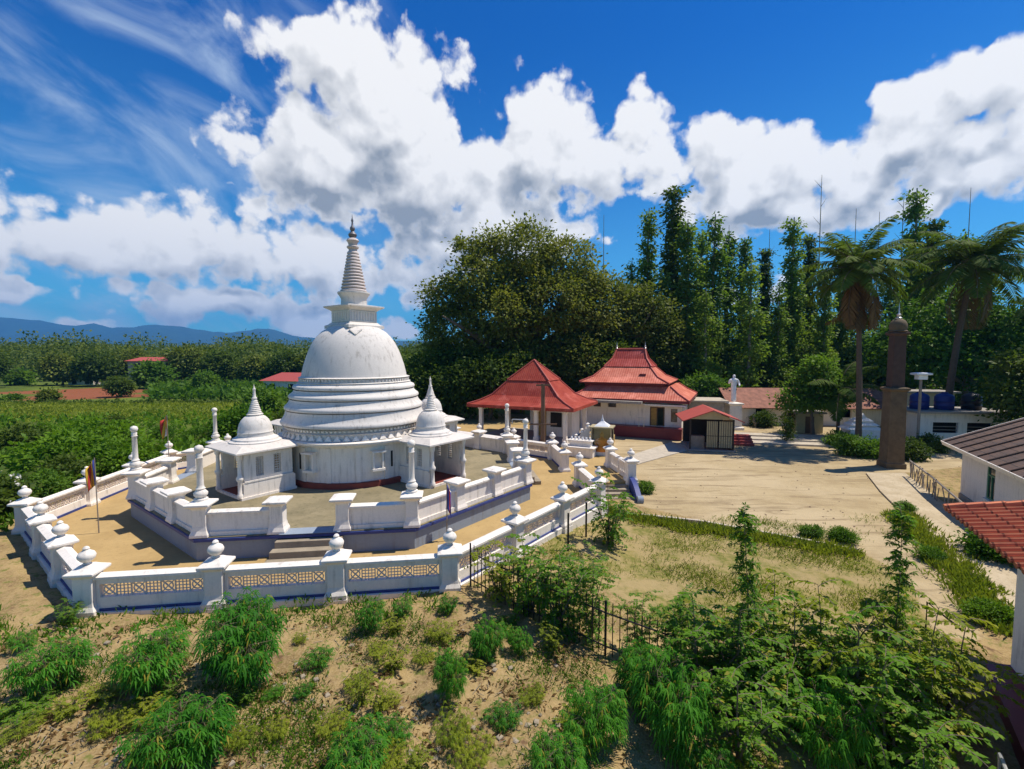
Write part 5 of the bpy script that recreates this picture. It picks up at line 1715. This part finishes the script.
# ---- palms
def palm(label, loc, h, fl, seed, lean=(0, 0), nfr=24, trunk_r=.24, dead=5, group='coconut palms'):
    rs = np.random.RandomState(seed)
    t = thing('coconut_palm', label, 'palm', loc, 0, group)
    pts = [(lean[0] * (k / 8) ** 1.6, lean[1] * (k / 8) ** 1.6, h * k / 8 - (.3 if k == 0 else 0)) for k in range(9)]
    MB().tube(pts, [trunk_r * 1.35] + [trunk_r * (1 - .045 * k) for k in range(8)], 12).build('trunk', M['palmbark'], t, smooth=60)
    top = np.array([lean[0], lean[1], h])

    def fronds(els, n_leaf, mat, name, fold, Lf):
        LV, LF, nv = [], [], 0
        stalk = MB()
        for k, e in enumerate(els):
            az_ = k * 2.39996 + rs.random() * .4
            e += rs.normal() * .13
            L = Lf * rs.uniform(.85, 1.1)
            N_ = 14
            p = top.copy(); ang = e; path = [p.copy()]
            for q in range(N_):
                ang -= (.062 + .050 * q / N_) * (1.1 if e > .4 else .9)
                p = p + np.array([math.cos(az_) * math.cos(ang), math.sin(az_) * math.cos(ang), math.sin(ang)]) * L / N_
                path.append(p.copy())
            path = np.array(path)
            stalk.tube([tuple(v) for v in path], [.045 * (1 - q / (N_ + 1)) + .008 for q in range(N_ + 1)], 5)
            tt = np.linspace(.12, .99, n_leaf)
            f = tt * N_; i0 = np.minimum(f.astype(int), N_ - 1); fr_ = (f - i0)[:, None]
            B = path[i0] * (1 - fr_) + path[i0 + 1] * fr_
            D_ = unit(path[i0 + 1] - path[i0])
            S = unit(np.cross(D_, np.array([0, 0, 1.0]) + D_ * .01)); U = np.cross(S, D_)
            for sd_ in (-1, 1):
                A = unit(S * sd_ + D_ * .55 - np.array([0, 0, fold]) + rs.normal(size=B.shape) * .10)
                LL = (L * .26) * np.sin(np.clip(tt * .85 + .15, 0, 1) * PI) ** .6 + .08
                V, Fq = leaf_quads(B, A, U + rs.normal(size=B.shape) * .15, LL, np.full(len(B), .095), .05)
                LV.append(V); LF.append(Fq + nv); nv += len(V)
        o = mesh_obj(name, mesh_np(name, np.concatenate(LV), np.concatenate(LF), M[mat]), t)
        stalk.build('frond_stalks', M['stem'] if mat == 'L_palm' else M['palmbark'], o)
        return o
    els = [1.42 - 1.75 * (k / nfr) for k in range(nfr)]
    fronds(els, 66, 'L_palm', 'crown', .5, fl)
    if dead:
        fronds([-.85 - .06 * k for k in range(dead)], 40, 'L_palmdry', 'dead_fronds', .9, fl * 1.05)
    nut = MB()
    for q in range(9):
        a = q * .7; Mx = Matrix.Translation((top[0] + .36 * math.cos(a), top[1] + .36 * math.sin(a), top[2] - .35 - .12 * (q % 3)))
        nut.lathe([(.0, -.14), (.10, -.09), (.13, 0), (.10, .10), (.0, .15)], 8, Mx, cap=False)
    if trunk_r > .15: nut.build('coconuts', M['L_mid'], t, smooth=60)
    return t


g = at(858, 449, YZ); palm('coconut palm with brown hanging fronds left of the brown column', g, 13.1, 4.1, 71, (-.5, .2), 32, .20, 13)
g = at(944, 441, YZ); palm('taller coconut palm with the wider crown right of the brown column', g, 14.0, 5.1, 72, (1.2, -.3), 36, .26, 4)
g = at(846, 441, YZ); palm('young low palm with arching fronds left of the brown column', (g.x, g.y + 1, g.z), 4.0, 3.4, 73, (0, 0), 13, .14, 0)
g = at(1075, 430, YZ); palm('coconut palm leaning in from the right frame edge', g, 12.4, 6.0, 74, (-1.0, 0), 22, .28, 4)

# trees and shrubs of the yard
g = at(812, 436, YZ)
big_tree('round_tree', 'dark tiered round tree shading the cream kiosk', (g.x, g.y, -.5), [(0, 0, 3.6, 1.8, 1.7, 1.0), (-1.3, 0, 3.0, 1.6, 1.5, .7), (1.3, .2, 3.1, 1.6, 1.5, .7), (.2, 0, 4.6, 1.5, 1.4, 1.1), (.3, 0, 5.7, 1.2, 1.1, 1.0)], 2.6, .16, 420, 22, .26, .34, 'L_mid', 81)
big_tree('dark_round_tree', 'dark low spreading tree by the tanks at the right frame edge', (35.6, 32.2, -.5), [(0, 0, 5.0, 2.4, 2.2, 2.2), (2.4, 0, 5.6, 2.6, 2.2, 2.4), (4.5, 0, 4.6, 2.6, 2.2, 2.2), (1.0, 0, 3.2, 2.2, 2.0, 1.4)], 2.8, .22, 620, 22, .30, .42, 'L_dark', 82)
big_tree('leafy_tree', 'broad bright-leaved tree behind the tanks right of the palm trunk', (46, 48, -.5), [(0, 0, 8, 4, 3, 3), (-5, 0, 7.5, 3.6, 3, 3), (4.5, 0, 8.2, 4, 3, 3.2), (-2, 0, 11, 3.6, 3, 2.6), (3, 0, 5, 4, 3, 2.6)], 4, .4, 900, 20, .42, .6, 'L_mid', 83)
for (px, py, v, s, lab) in ((856, 456, 1, .62, 'loose green shrub at the foot of the left palm'), (880, 457, 0, .45, 'clipped dark shrub left of the brown column base'), (908, 459, 3, .55, 'dark rounded shrub right of the brown column base'), (838, 446, 1, .5, 'shrub at the foot of the young palm'),
                            (765, 408, 3, .6, 'shrub against the long low house beside the statue'), (712, 392, 0, .9, 'green bush behind the outhouse'), (932, 452, 3, .5, 'low shrub in front of the white washhouse'), (668, 386, 2, .7, 'pale bush behind the right end of the hall')):
    g = at(px, py, YZ)
    if py < 440: g = Vector(((px - 512) / F * 45.0, 45.0 if px > 750 else 49.0, -.5)); g.x = (px - 512) / F * g.y
    bush(v, g, px * .1, s, 'yard_shrub', lab, None)
g = at(798, 447, YZ)
for (px, py, lab) in ((786, 443, 'spindly potted-size sapling in the yard, nearer of the pair'), (787, 432, 'spindly sapling in the yard, farther of the pair')):
    g = at(px, py, YZ); big_tree('small_sapling', lab, g, [(0, 0, 1.5, .35, .35, .5), (.1, 0, .7, .3, .3, .35)], .9, .03, 60, 12, .16, .14, 'L_dark', int(px * py) % 999)


# ---- cassava and saplings in the foreground
def star_leaves(rs, P, D_, r, nl=7, droop=.75):
    """palmate leaves: nl narrow drooping leaflets from each point P, outward direction D_"""
    n = len(P)
    Dh = unit(D_ * np.array([1, 1, .3]))
    S = unit(np.cross(Dh, np.array([0, 0, 1.0]) + 1e-3)); U = np.cross(S, Dh)
    V_, F_, nv = [], [], 0
    for k in range(nl):
        a = (k / (nl - 1) - .5) * 4.0
        ax = Dh * math.cos(a) + S * math.sin(a) + rs.normal(size=(n, 3)) * .08
        ax = unit(ax)
        L = (r * (1 - .30 * abs(a) / 2.0) * (.7 + .5 * rs.random(n)))[:, None]
        w_ = L * .17
        sd_ = unit(np.cross(ax, U))
        dn_ = np.array([0, 0, 1.0]) * L * droop
        V = np.empty((n, 6, 3))
        V[:, 0] = P - sd_ * w_ * .12; V[:, 1] = P + sd_ * w_ * .12
        mid_ = P + ax * L * .5 - dn_ * .22
        V[:, 2] = mid_ + sd_ * w_ * .5; V[:, 3] = P + ax * L * .92 - dn_
        V[:, 4] = mid_ - sd_ * w_ * .5; V[:, 5] = mid_
        F = np.array([[0, 1, 5, 5], [1, 2, 5, 5]])
        q = np.arange(n)[:, None] * 6
        F1 = np.concatenate([q + np.array([[0, 1, 2, 4]]), q + np.array([[4, 2, 3, 3]])])[:, :4]
        V_.append(V.reshape(-1, 3)); F_.append(F1 + nv); nv += n * 6
    V, Fq = np.concatenate(V_), np.concatenate(F_)
    quad = Fq[Fq[:, 2] != Fq[:, 3]]; tri = Fq[Fq[:, 2] == Fq[:, 3]][:, :3]
    return V, quad, tri


def mesh_mixed(name, V, quad, tri, mat):
    me = bpy.data.meshes.new(name)
    me.vertices.add(len(V)); me.vertices.foreach_set('co', np.ascontiguousarray(V, dtype=np.float32).ravel())
    idx = np.concatenate([quad.ravel(), tri.ravel()]).astype(np.int32)
    me.loops.add(len(idx)); me.loops.foreach_set('vertex_index', idx)
    st_ = np.concatenate([np.arange(len(quad)) * 4, len(quad) * 4 + np.arange(len(tri)) * 3]).astype(np.int32)
    me.polygons.add(len(st_)); me.polygons.foreach_set('loop_start', st_)
    me.update(calc_edges=True); me.materials.append(mat)
    return me


def cassava_mesh(seed, r, h, n, lr, mat):
    rs = np.random.RandomState(seed)
    m = MB()
    P, D_ = [], []
    ns = 6
    tops = []
    for q in range(ns):
        a = 2 * PI * q / ns + rs.random()
        f = .25 + .55 * rs.random()
        tp = np.array([math.cos(a) * r * f, math.sin(a) * r * f, h * (.72 + .25 * rs.random())]); tops.append(tp)
        m.tube([(0, 0, -.1), (tp[0] * .4, tp[1] * .4, h * .35), tuple(tp)], [.022, .018, .008], 5)
    for k in range(n):
        tp = tops[rs.randint(ns)]
        base = tp * (.30 + .70 * rs.random() ** .6)
        d = unit(rs.normal(size=(1, 3)) * np.array([1, 1, .55]) + np.array([[tp[0] / r * .8, tp[1] / r * .8, .35]]))[0]
        p = base + d * r * rs.uniform(.25, .55)
        p[2] = max(.10, p[2] - .16 * rs.random())
        P.append(p); D_.append(d)
        if k % 2 == 0: m.tube([tuple(base), tuple(p)], .005, 3)
    V, qd, tr_ = star_leaves(rs, np.array(P), np.array(D_), lr)
    me = bpy.data.meshes.new('stems'); me.from_pydata(m.v, [], m.f); me.materials.append(M['stem'])
    return me, mesh_mixed('foliage', V, qd, tr_, M[mat])


CAS = [cassava_mesh(91, .9, 1.25, 520, .21, 'L_cas'), cassava_mesh(92, .75, 1.15, 360, .20, 'L_cas'), cassava_mesh(93, 1.0, 1.0, 230, .19, 'L_cas2'), cassava_mesh(94, .6, .8, 170, .17, 'L_cas')]
CR = [.9 + .35, .75 + .3, 1.0 + .3, .6 + .25]


def cassava(px, py, wpx, v, label, group=None, name='cassava_shrub', zs=1.0):
    g = at(px, py)
    s = 1.32 * (wpx / 2) / F * g.y / CR[v]
    t = thing(name, label, 'shrub', g, px * .37 + py, group)
    vr = random.Random(int(px * 13 + py))
    t.scale = (s * vr.uniform(.85, 1.15), s * vr.uniform(.75, 1.1), s * zs * vr.uniform(.85, 1.25)); t.rotation_euler = (vr.uniform(-.12, .12), vr.uniform(-.12, .12), px * .37 + py)
    mesh_obj('stems', CAS[v][0], t); mesh_obj('foliage', CAS[v][1], t)
    return t


big = [(243, 672, 110, 0, 'large dark green cassava bush overlapping the front wall base', 1.15), (158, 690, 72, 1, 'leafy cassava bush left of the large one by the wall', 1.1), (190, 765, 95, 0, 'bright cassava bush at the bottom left of the garden', 1.0), (58, 688, 62, 1, 'cassava bush alone at the far left of the garden', 1.0),
       (110, 730, 50, 2, 'yellowish low cassava bush between the left ones', .8), (484, 660, 42, 0, 'dense dome-shaped cassava bush nearest the fence corner', 1.3), (519, 655, 30, 1, 'small dark cassava bush in the fence shade', 1.2), (447, 697, 46, 0, 'upright cassava bush in the middle of the garden', 1.35), (372, 632, 34, 1, 'upright cassava bush close to the front wall', 1.2),
       (440, 640, 34, 2, 'pale cassava bush left of the fence corner', 1.0), (404, 615, 28, 3, 'small cassava bush at the foot of the front wall', 1.1), (318, 668, 32, 3, 'small rounded cassava plant right of the large bush', 1.0), (455, 738, 52, 2, 'yellow-green cassava bush near the bottom edge', 1.0), (360, 772, 70, 1, 'cassava bush cut by the bottom edge left of centre', .9),
       (665, 745, 100, 0, 'large drooping cassava bush before the fence', 1.25), (600, 752, 85, 0, 'large cassava bush left of the drooping one', 1.15), (836, 765, 90, 0, 'bright drooping cassava bush among the saplings', 1.25), (705, 790, 70, 1, 'bright low cassava bush at the bottom right of centre', .9), (770, 792, 70, 2, 'yellow-green cassava bush at the bottom among saplings', .9), (560, 790, 70, 1, 'cassava bush cut by the bottom edge right of centre', .8),
       (448, 612, 26, 3, 'small cassava plant beside the wall corner post', 1.1), (905, 790, 60, 1, 'cassava bush at the bottom right near the maroon floor', .8), (640, 700, 60, 1, 'cassava bush pressed against the iron fence', 1.2)]
for (px, py, w_, v, lab, zs) in big: cassava(px, py, w_, v, lab, None, zs=zs)
for (px, py, w_, v) in ((350, 690, 36, 2), (300, 692, 22, 3), (395, 700, 26, 2), (330, 730, 40, 2), (405, 738, 36, 3), (270, 700, 22, 3), (300, 640, 18, 2), (500, 730, 40, 3), (530, 705, 34, 2), (285, 735, 34, 2), (420, 662, 28, 2), (372, 655, 30, 2), (240, 745, 40, 2), (30, 735, 40, 2), (15, 650, 30, 3), (385, 760, 50, 2), (470, 765, 50, 2)):
    px += (px * 7 + py * 3) % 17 - 8; py += (px * 5 + py) % 13 - 6
    cassava(px, py, w_, v, 'low straggling young cassava plant on the bare garden soil', 'young cassava plants on the garden soil', 'young_cassava', .75)


def sapling_mesh(seed, h, nfr, fl, mat, leaf=.11, w_=.40, taper=.30, stems=1, splay=.0):
    """thin woody stems carrying pinnate fronds"""
    rs = np.random.RandomState(seed)
    m = MB()
    B_, A_, N_, L_ = [], [], [], []
    for st_ in range(stems):
        a0 = 2 * PI * st_ / stems + rs.random()
        hs = h * (1.0 if st_ == 0 else rs.uniform(.55, .95))
        sp_ = splay * (.3 if st_ == 0 else rs.uniform(.6, 1.2)) if stems > 1 else .1
        tip = np.array([math.cos(a0) * sp_, math.sin(a0) * sp_, hs])

        def pos(f): return np.array([tip[0] * f ** 1.3, tip[1] * f ** 1.3, hs * f]) + np.array([math.sin(f * 5 + st_) * .03, math.cos(f * 4 + st_) * .03, 0])
        m.tube([tuple(pos(f) - (np.array([0, 0, .1]) if f == 0 else 0)) for f in (0, .25, .5, .75, .97)], [.024, .019, .013, .008, .003], 6)
        nf = nfr // stems
        for k in range(nf):
            q_ = k / nf
            f = min(.97, .14 + .95 * q_); az_ = k * 2.4 + rs.random() * 2.2
            e = .0 + .8 * q_ + rs.normal() * .28
            L = fl * (1.05 - taper * q_) * rs.uniform(.55, 1.3)
            p = pos(f); path = [p]; cur = rs.uniform(.06, .20); az2 = az_
            for q in range(8):
                e -= cur; az2 += rs.normal() * .06
                p = p + np.array([math.cos(az2) * math.cos(e), math.sin(az2) * math.cos(e), math.sin(e)]) * L / 8; path.append(p)
            path = np.array(path); m.tube([tuple(v) for v in path], [.005] * 9, 3)
            n = 12
            ff = np.linspace(1.0, 7.99, n); i0 = ff.astype(int); fr_ = (ff - i0)[:, None]
            Bp = path[i0] * (1 - fr_) + path[i0 + 1] * fr_; D_ = unit(path[i0 + 1] - path[i0])
            S = unit(np.cross(D_, np.array([[0, 0, 1.0]]))); U = np.cross(S, D_)
            for sd_ in (-1, 1):
                keep = rs.random(n) < .88
                A = unit(S * sd_ + D_ * .6 - np.array([0, 0, .3]) + rs.normal(size=Bp.shape) * .28)
                B_.append(Bp[keep]); A_.append(A[keep]); N_.append((U + rs.normal(size=Bp.shape) * .4)[keep]); L_.append((np.full(n, leaf) * rs.uniform(.7, 1.35, n))[keep])
            B_.append(path[-1:]); A_.append(D_[-1:]); N_.append(U[-1:]); L_.append(np.array([leaf]))
    B_, A_, N_, L_ = [np.concatenate(v) for v in (B_, A_, N_, L_)]
    V, Fq = leaf_quads(B_, A_, N_, L_, L_ * w_)
    me = bpy.data.meshes.new('stem'); me.from_pydata(m.v, [], m.f); me.materials.append(M['bark'])
    return me, mesh_np('foliage', V, Fq, M[mat])


SAP = [sapling_mesh(101, 3.0, 84, .50, 'L_sap', .085, .52, .2, 4, .55), sapling_mesh(102, 2.2, 90, .46, 'L_sap', .085, .55, .2, 6, .75), sapling_mesh(103, 2.0, 84, .44, 'L_cas2', .080, .55, .2, 6, .70), sapling_mesh(104, 3.3, 120, .34, 'L_sap', .085, .32, .5)]
SHT = [3.0, 2.2, 2.0, 3.3]
saps = [(752, 700, 508, 3, 'tall thin leaning sapling with a feathery spire, left of the pair of spires'), (893, 710, 516, 3, 'tall thin sapling with comb-like leaves at the yard edge'), (530, 612, 530, 1, 'dark leafy sapling at the fence by the wall corner'), (560, 630, 545, 1, 'leafy sapling behind the fence right of the wall corner'),
        (500, 600, 540, 2, 'pale sapling between the wall corner and the fence'), (590, 640, 548, 0, 'sapling growing through the fence bars'), (610, 545, 470, 1, 'low leafy shrub sapling below the right-hand wall near the stairs'), (700, 705, 585, 1, 'dark bushy sapling right of the drooping cassava'), (735, 720, 600, 0, 'dark sapling behind the fence in the shade'),
        (675, 680, 590, 0, 'sapling behind the drooping cassava'), (790, 720, 600, 1, 'broad dark sapling in the middle of the thicket'), (825, 715, 580, 2, 'yellow-green sapling in front of the sandy yard'), (860, 740, 600, 1, 'dark sapling left of the tall comb-leaved one'), (920, 735, 590, 2, 'yellow-green sapling right of the comb-leaved one'),
        (945, 735, 610, 2, 'yellow-green sapling at the right end of the thicket'), (770, 690, 570, 2, 'yellow-green sapling catching the sun behind the thicket'), (890, 780, 660, 1, 'dark sapling low in the middle of the thicket'), (740, 770, 660, 1, 'dark sapling at the bottom of the thicket'), (640, 660, 590, 0, 'thin sapling at the fence, middle of its run')]
for k, (px, py, top, v, lab) in enumerate(saps):
    g = at(px, py)
    dd_ = g.y
    h = max(.8, CAM_Z + (354.6 - top) / F * dd_ - g.z)
    t = thing('leafy_sapling', lab, 'sapling', g, k * 1.3, None)
    s = h / SHT[v]
    wx = max(.75, min(1.35, s * (1.0 if v == 3 else 1.25)))
    t.scale = (wx, wx, s * .92)
    if k == 0: t.rotation_euler = (R(-3), R(-9), 1.0)
    if v == 3: t.scale = (1.0, 1.0, s)
    mesh_obj('stem', SAP[v][0], t); mesh_obj('foliage', SAP[v][1], t)

wrng = random.Random(44)
for k in range(22):
    px, py = wrng.uniform(0, 600), wrng.uniform(622, 770)
    g = at(px, py); v = wrng.choice((1, 2, 2)); h = wrng.uniform(.25, .7)
    t = thing('garden_weed', 'small leafy weed sprouting between the cassava plants', 'weed', g, k * 2.3, 'leafy weeds of the garden soil')
    q_ = wrng.uniform(.30, .55); t.scale = (q_, q_ * wrng.uniform(.7, 1.3), h / SHT[v])
    mesh_obj('stem', SAP[v][0], t); mesh_obj('foliage', SAP[v][1], t)
trng = random.Random(15)
for k in range(20):
    px = trng.uniform(690, 925); py = trng.uniform(672, 720) + max(0, px - 800) * trng.uniform(.1, .45)
    g = at(px, py); v = trng.choice((0, 2, 2, 2, 1)); h = trng.uniform(.9, 1.5)
    t = thing('leafy_sapling', 'leafy sapling crowded into the thicket behind the fence', 'sapling', g, k * 2.1, 'saplings crowding the thicket')
    t.scale = (trng.uniform(.9, 1.25), trng.uniform(.9, 1.25), h / SHT[v])
    mesh_obj('stem', SAP[v][0], t); mesh_obj('foliage', SAP[v][1], t)

# ---- grass
grng = random.Random(77)


def grass_patch(n, region, seed):
    P = []
    rs = random.Random(seed)
    while len(P) < n:
        px, py = rs.uniform(region[0], region[2]), rs.uniform(region[1], region[3])
        g = at(px, py)
        if math.sin(g.x * 1.3 + 1.1 * math.sin(g.y * 1.7)) + math.sin(g.y * 2.1 + g.x * .6) + rs.uniform(-1.0, 1.0) < region[4]: continue
        if math.hypot(g.x - OC.x, g.y - OC.y) < 11.4: continue
        P.append(tuple(g))
    return P


P = grass_patch(1150, (-30, 612, 600, 790, .8), 1)
scatter_ground('garden_grass', 'tufts of green grass and weeds on the garden soil', 'grass', P, .085, 14, .12, 'L_bush', 201, 1.1, .015, .20)
P = grass_patch(1900, (520, 518, 900, 640, .6), 2)
scatter_ground('lawn_grass', 'thin yellow-green grass on the sandy ground beyond the fence', 'grass', P, .11, 9, .20, 'L_grass', 202, .9, .01, .18)
P = []
for a, b, w_ in ((at(600, 512), at(700, 532, YZ), .5), (at(700, 530, YZ), at(860, 556, YZ), .45), (at(900, 515, YZ), at(945, 560, YZ), .55), (at(945, 560, YZ), at(985, 605, YZ), .6), (at(985, 605, YZ), at(1012, 640, YZ), .6)):
    for q in range(int((b - a).length * 45)):
        t_ = grng.random(); n_ = grng.gauss(0, w_ * .55)
        d = (b - a).normalized()
        P.append((a.x + (b.x - a.x) * t_ - d.y * n_, a.y + (b.y - a.y) * t_ + d.x * n_, -.52))
scatter_ground('verge_grass', 'long yellow-green grass along the yard kerb and the path', 'grass', P, .22, 13, .11, 'L_grass', 203, 1.2, .02, .2)
P = [(x, 11.2 + grng.gauss(0, .35) + (x + 6) * .14, gz(x, 11.3)) for x in [grng.uniform(-12.2, -1.5) for _ in range(170)]]
scatter_ground('wall_grass', 'green grass along the foot of the front wall', 'grass', P, .13, 10, .10, 'L_bush', 204, 1.2, .02, .28)
for k, (px, py, s, lab) in enumerate(((843, 541, .20, 'yellow-green bush at the end of the kerb'), (812, 537, .2, 'small seedling bush on the kerb beside the yellow-green one'), (930, 560, .18, 'grassy bush halfway along the path verge'), (645, 492, .24, 'small bush at the foot of the stair scroll'), (990, 622, .22, 'low bush at the near end of the path verge'), (905, 512, .2, 'bush at the start of the path verge'), (1003, 560, .45, 'green weeds under the red tiled eave'))):
    g = at(px, py, YZ); bush(1 if k % 2 else 0, g, k, s, 'verge_bush', lab, None)
# dry twigs and clods on the soil
P = []
for q in range(210):
    px, py = grng.uniform(0, 620), grng.uniform(622, 775); g = at(px, py); P.append(tuple(g))
scatter_ground('dead_leaves', 'brown dead leaves and dry weeds in patches on the garden soil', 'litter', P, .10, 16, .12, 'L_palmdry', 205, .25, .01, .4)
P = []
while len(P) < 420:
    a_ = grng.uniform(R(150), R(245)); r_ = grng.uniform(12.7, 14.6)
    x, y = OC.x + r_ * math.cos(a_), OC.y + r_ * math.sin(a_)
    if y > 9: P.append((x, y, gz(x, y)))
scatter_ground('wall_weeds', 'dark green weeds along the outside of the left wall', 'weeds', P, .26, 10, .22, 'L_bush', 206, .9, .08, .45)
rs = random.Random(4)
m = MB()
for q in range(420):
    px, py = rs.uniform(0, 560), rs.uniform(625, 768); g = at(px, py)
    if rs.random() < .55:
        a = rs.uniform(0, 6.3); L = rs.uniform(.08, .3); m.tube([g + Vector((0, 0, .012)), g + Vector((math.cos(a) * L, math.sin(a) * L, .03 + rs.uniform(0, .05)))], .006, 4)
    else:
        r_ = rs.uniform(.02, .06); m.frust([(r_, r_ * .8, -.02), (r_ * .9, r_ * .8, r_ * .5), (r_ * .4, r_ * .5, r_ * .8)], Matrix.Translation(g) @ Matrix.Rotation(rs.uniform(0, 3), 4, 'Z'))
m2_ = MB()
for q in range(130):
    px, py = rs.uniform(640, 960), rs.uniform(452, 540); g = at(px, py, YZ)
    if not poly_in(yard_poly, g.x, g.y): continue
    r_ = rs.uniform(.015, .045)
    Mr_ = Matrix.Translation(g) @ Matrix.Rotation(rs.uniform(0, 3), 4, 'Z')
    if rs.random() < .5: m2_.frust([(r_, r_ * .8, -.02), (r_ * .9, r_ * .7, r_ * .4), (r_ * .4, r_ * .4, r_ * .6)], Mr_)
    else: m2_.add([(-r_ * 1.6, 0, .01), (0, -r_ * .8, .02), (r_ * 1.6, 0, .012), (0, r_ * .8, .035)], [(0, 1, 2, 3)], Mr_)
o = m2_.build('yard_litter', M['wood']); o['kind'] = 'stuff'; o['label'] = 'fallen leaves and small stones strewn over the sandy yard'; o['category'] = 'litter'
o = m.build('soil_litter', M['stone']); o['kind'] = 'stuff'; o['label'] = 'dry twigs and clods scattered on the garden soil'; o['category'] = 'litter'

# ---------------------------------------------------------------- air between the camera and the hills
hz = MB().box(-5200, 5200, -40, 6900, -9, 520).build('haze', None)
hzm = bpy.data.materials.new('haze_air'); hzm.use_nodes = True
hzm.node_tree.nodes.clear()
hv = hzm.node_tree.nodes.new('ShaderNodeVolumePrincipled'); hv.inputs['Density'].default_value = .00016
hv.inputs['Color'].default_value = (.11, .46, 1.0, 1); hv.inputs['Anisotropy'].default_value = .2
hzo = hzm.node_tree.nodes.new('ShaderNodeOutputMaterial'); hzm.node_tree.links.new(hv.outputs[0], hzo.inputs['Volume'])
hz.data.materials.append(hzm)
hz['kind'] = 'stuff'; hz['label'] = 'thin blue distance haze'; hz['category'] = 'haze'
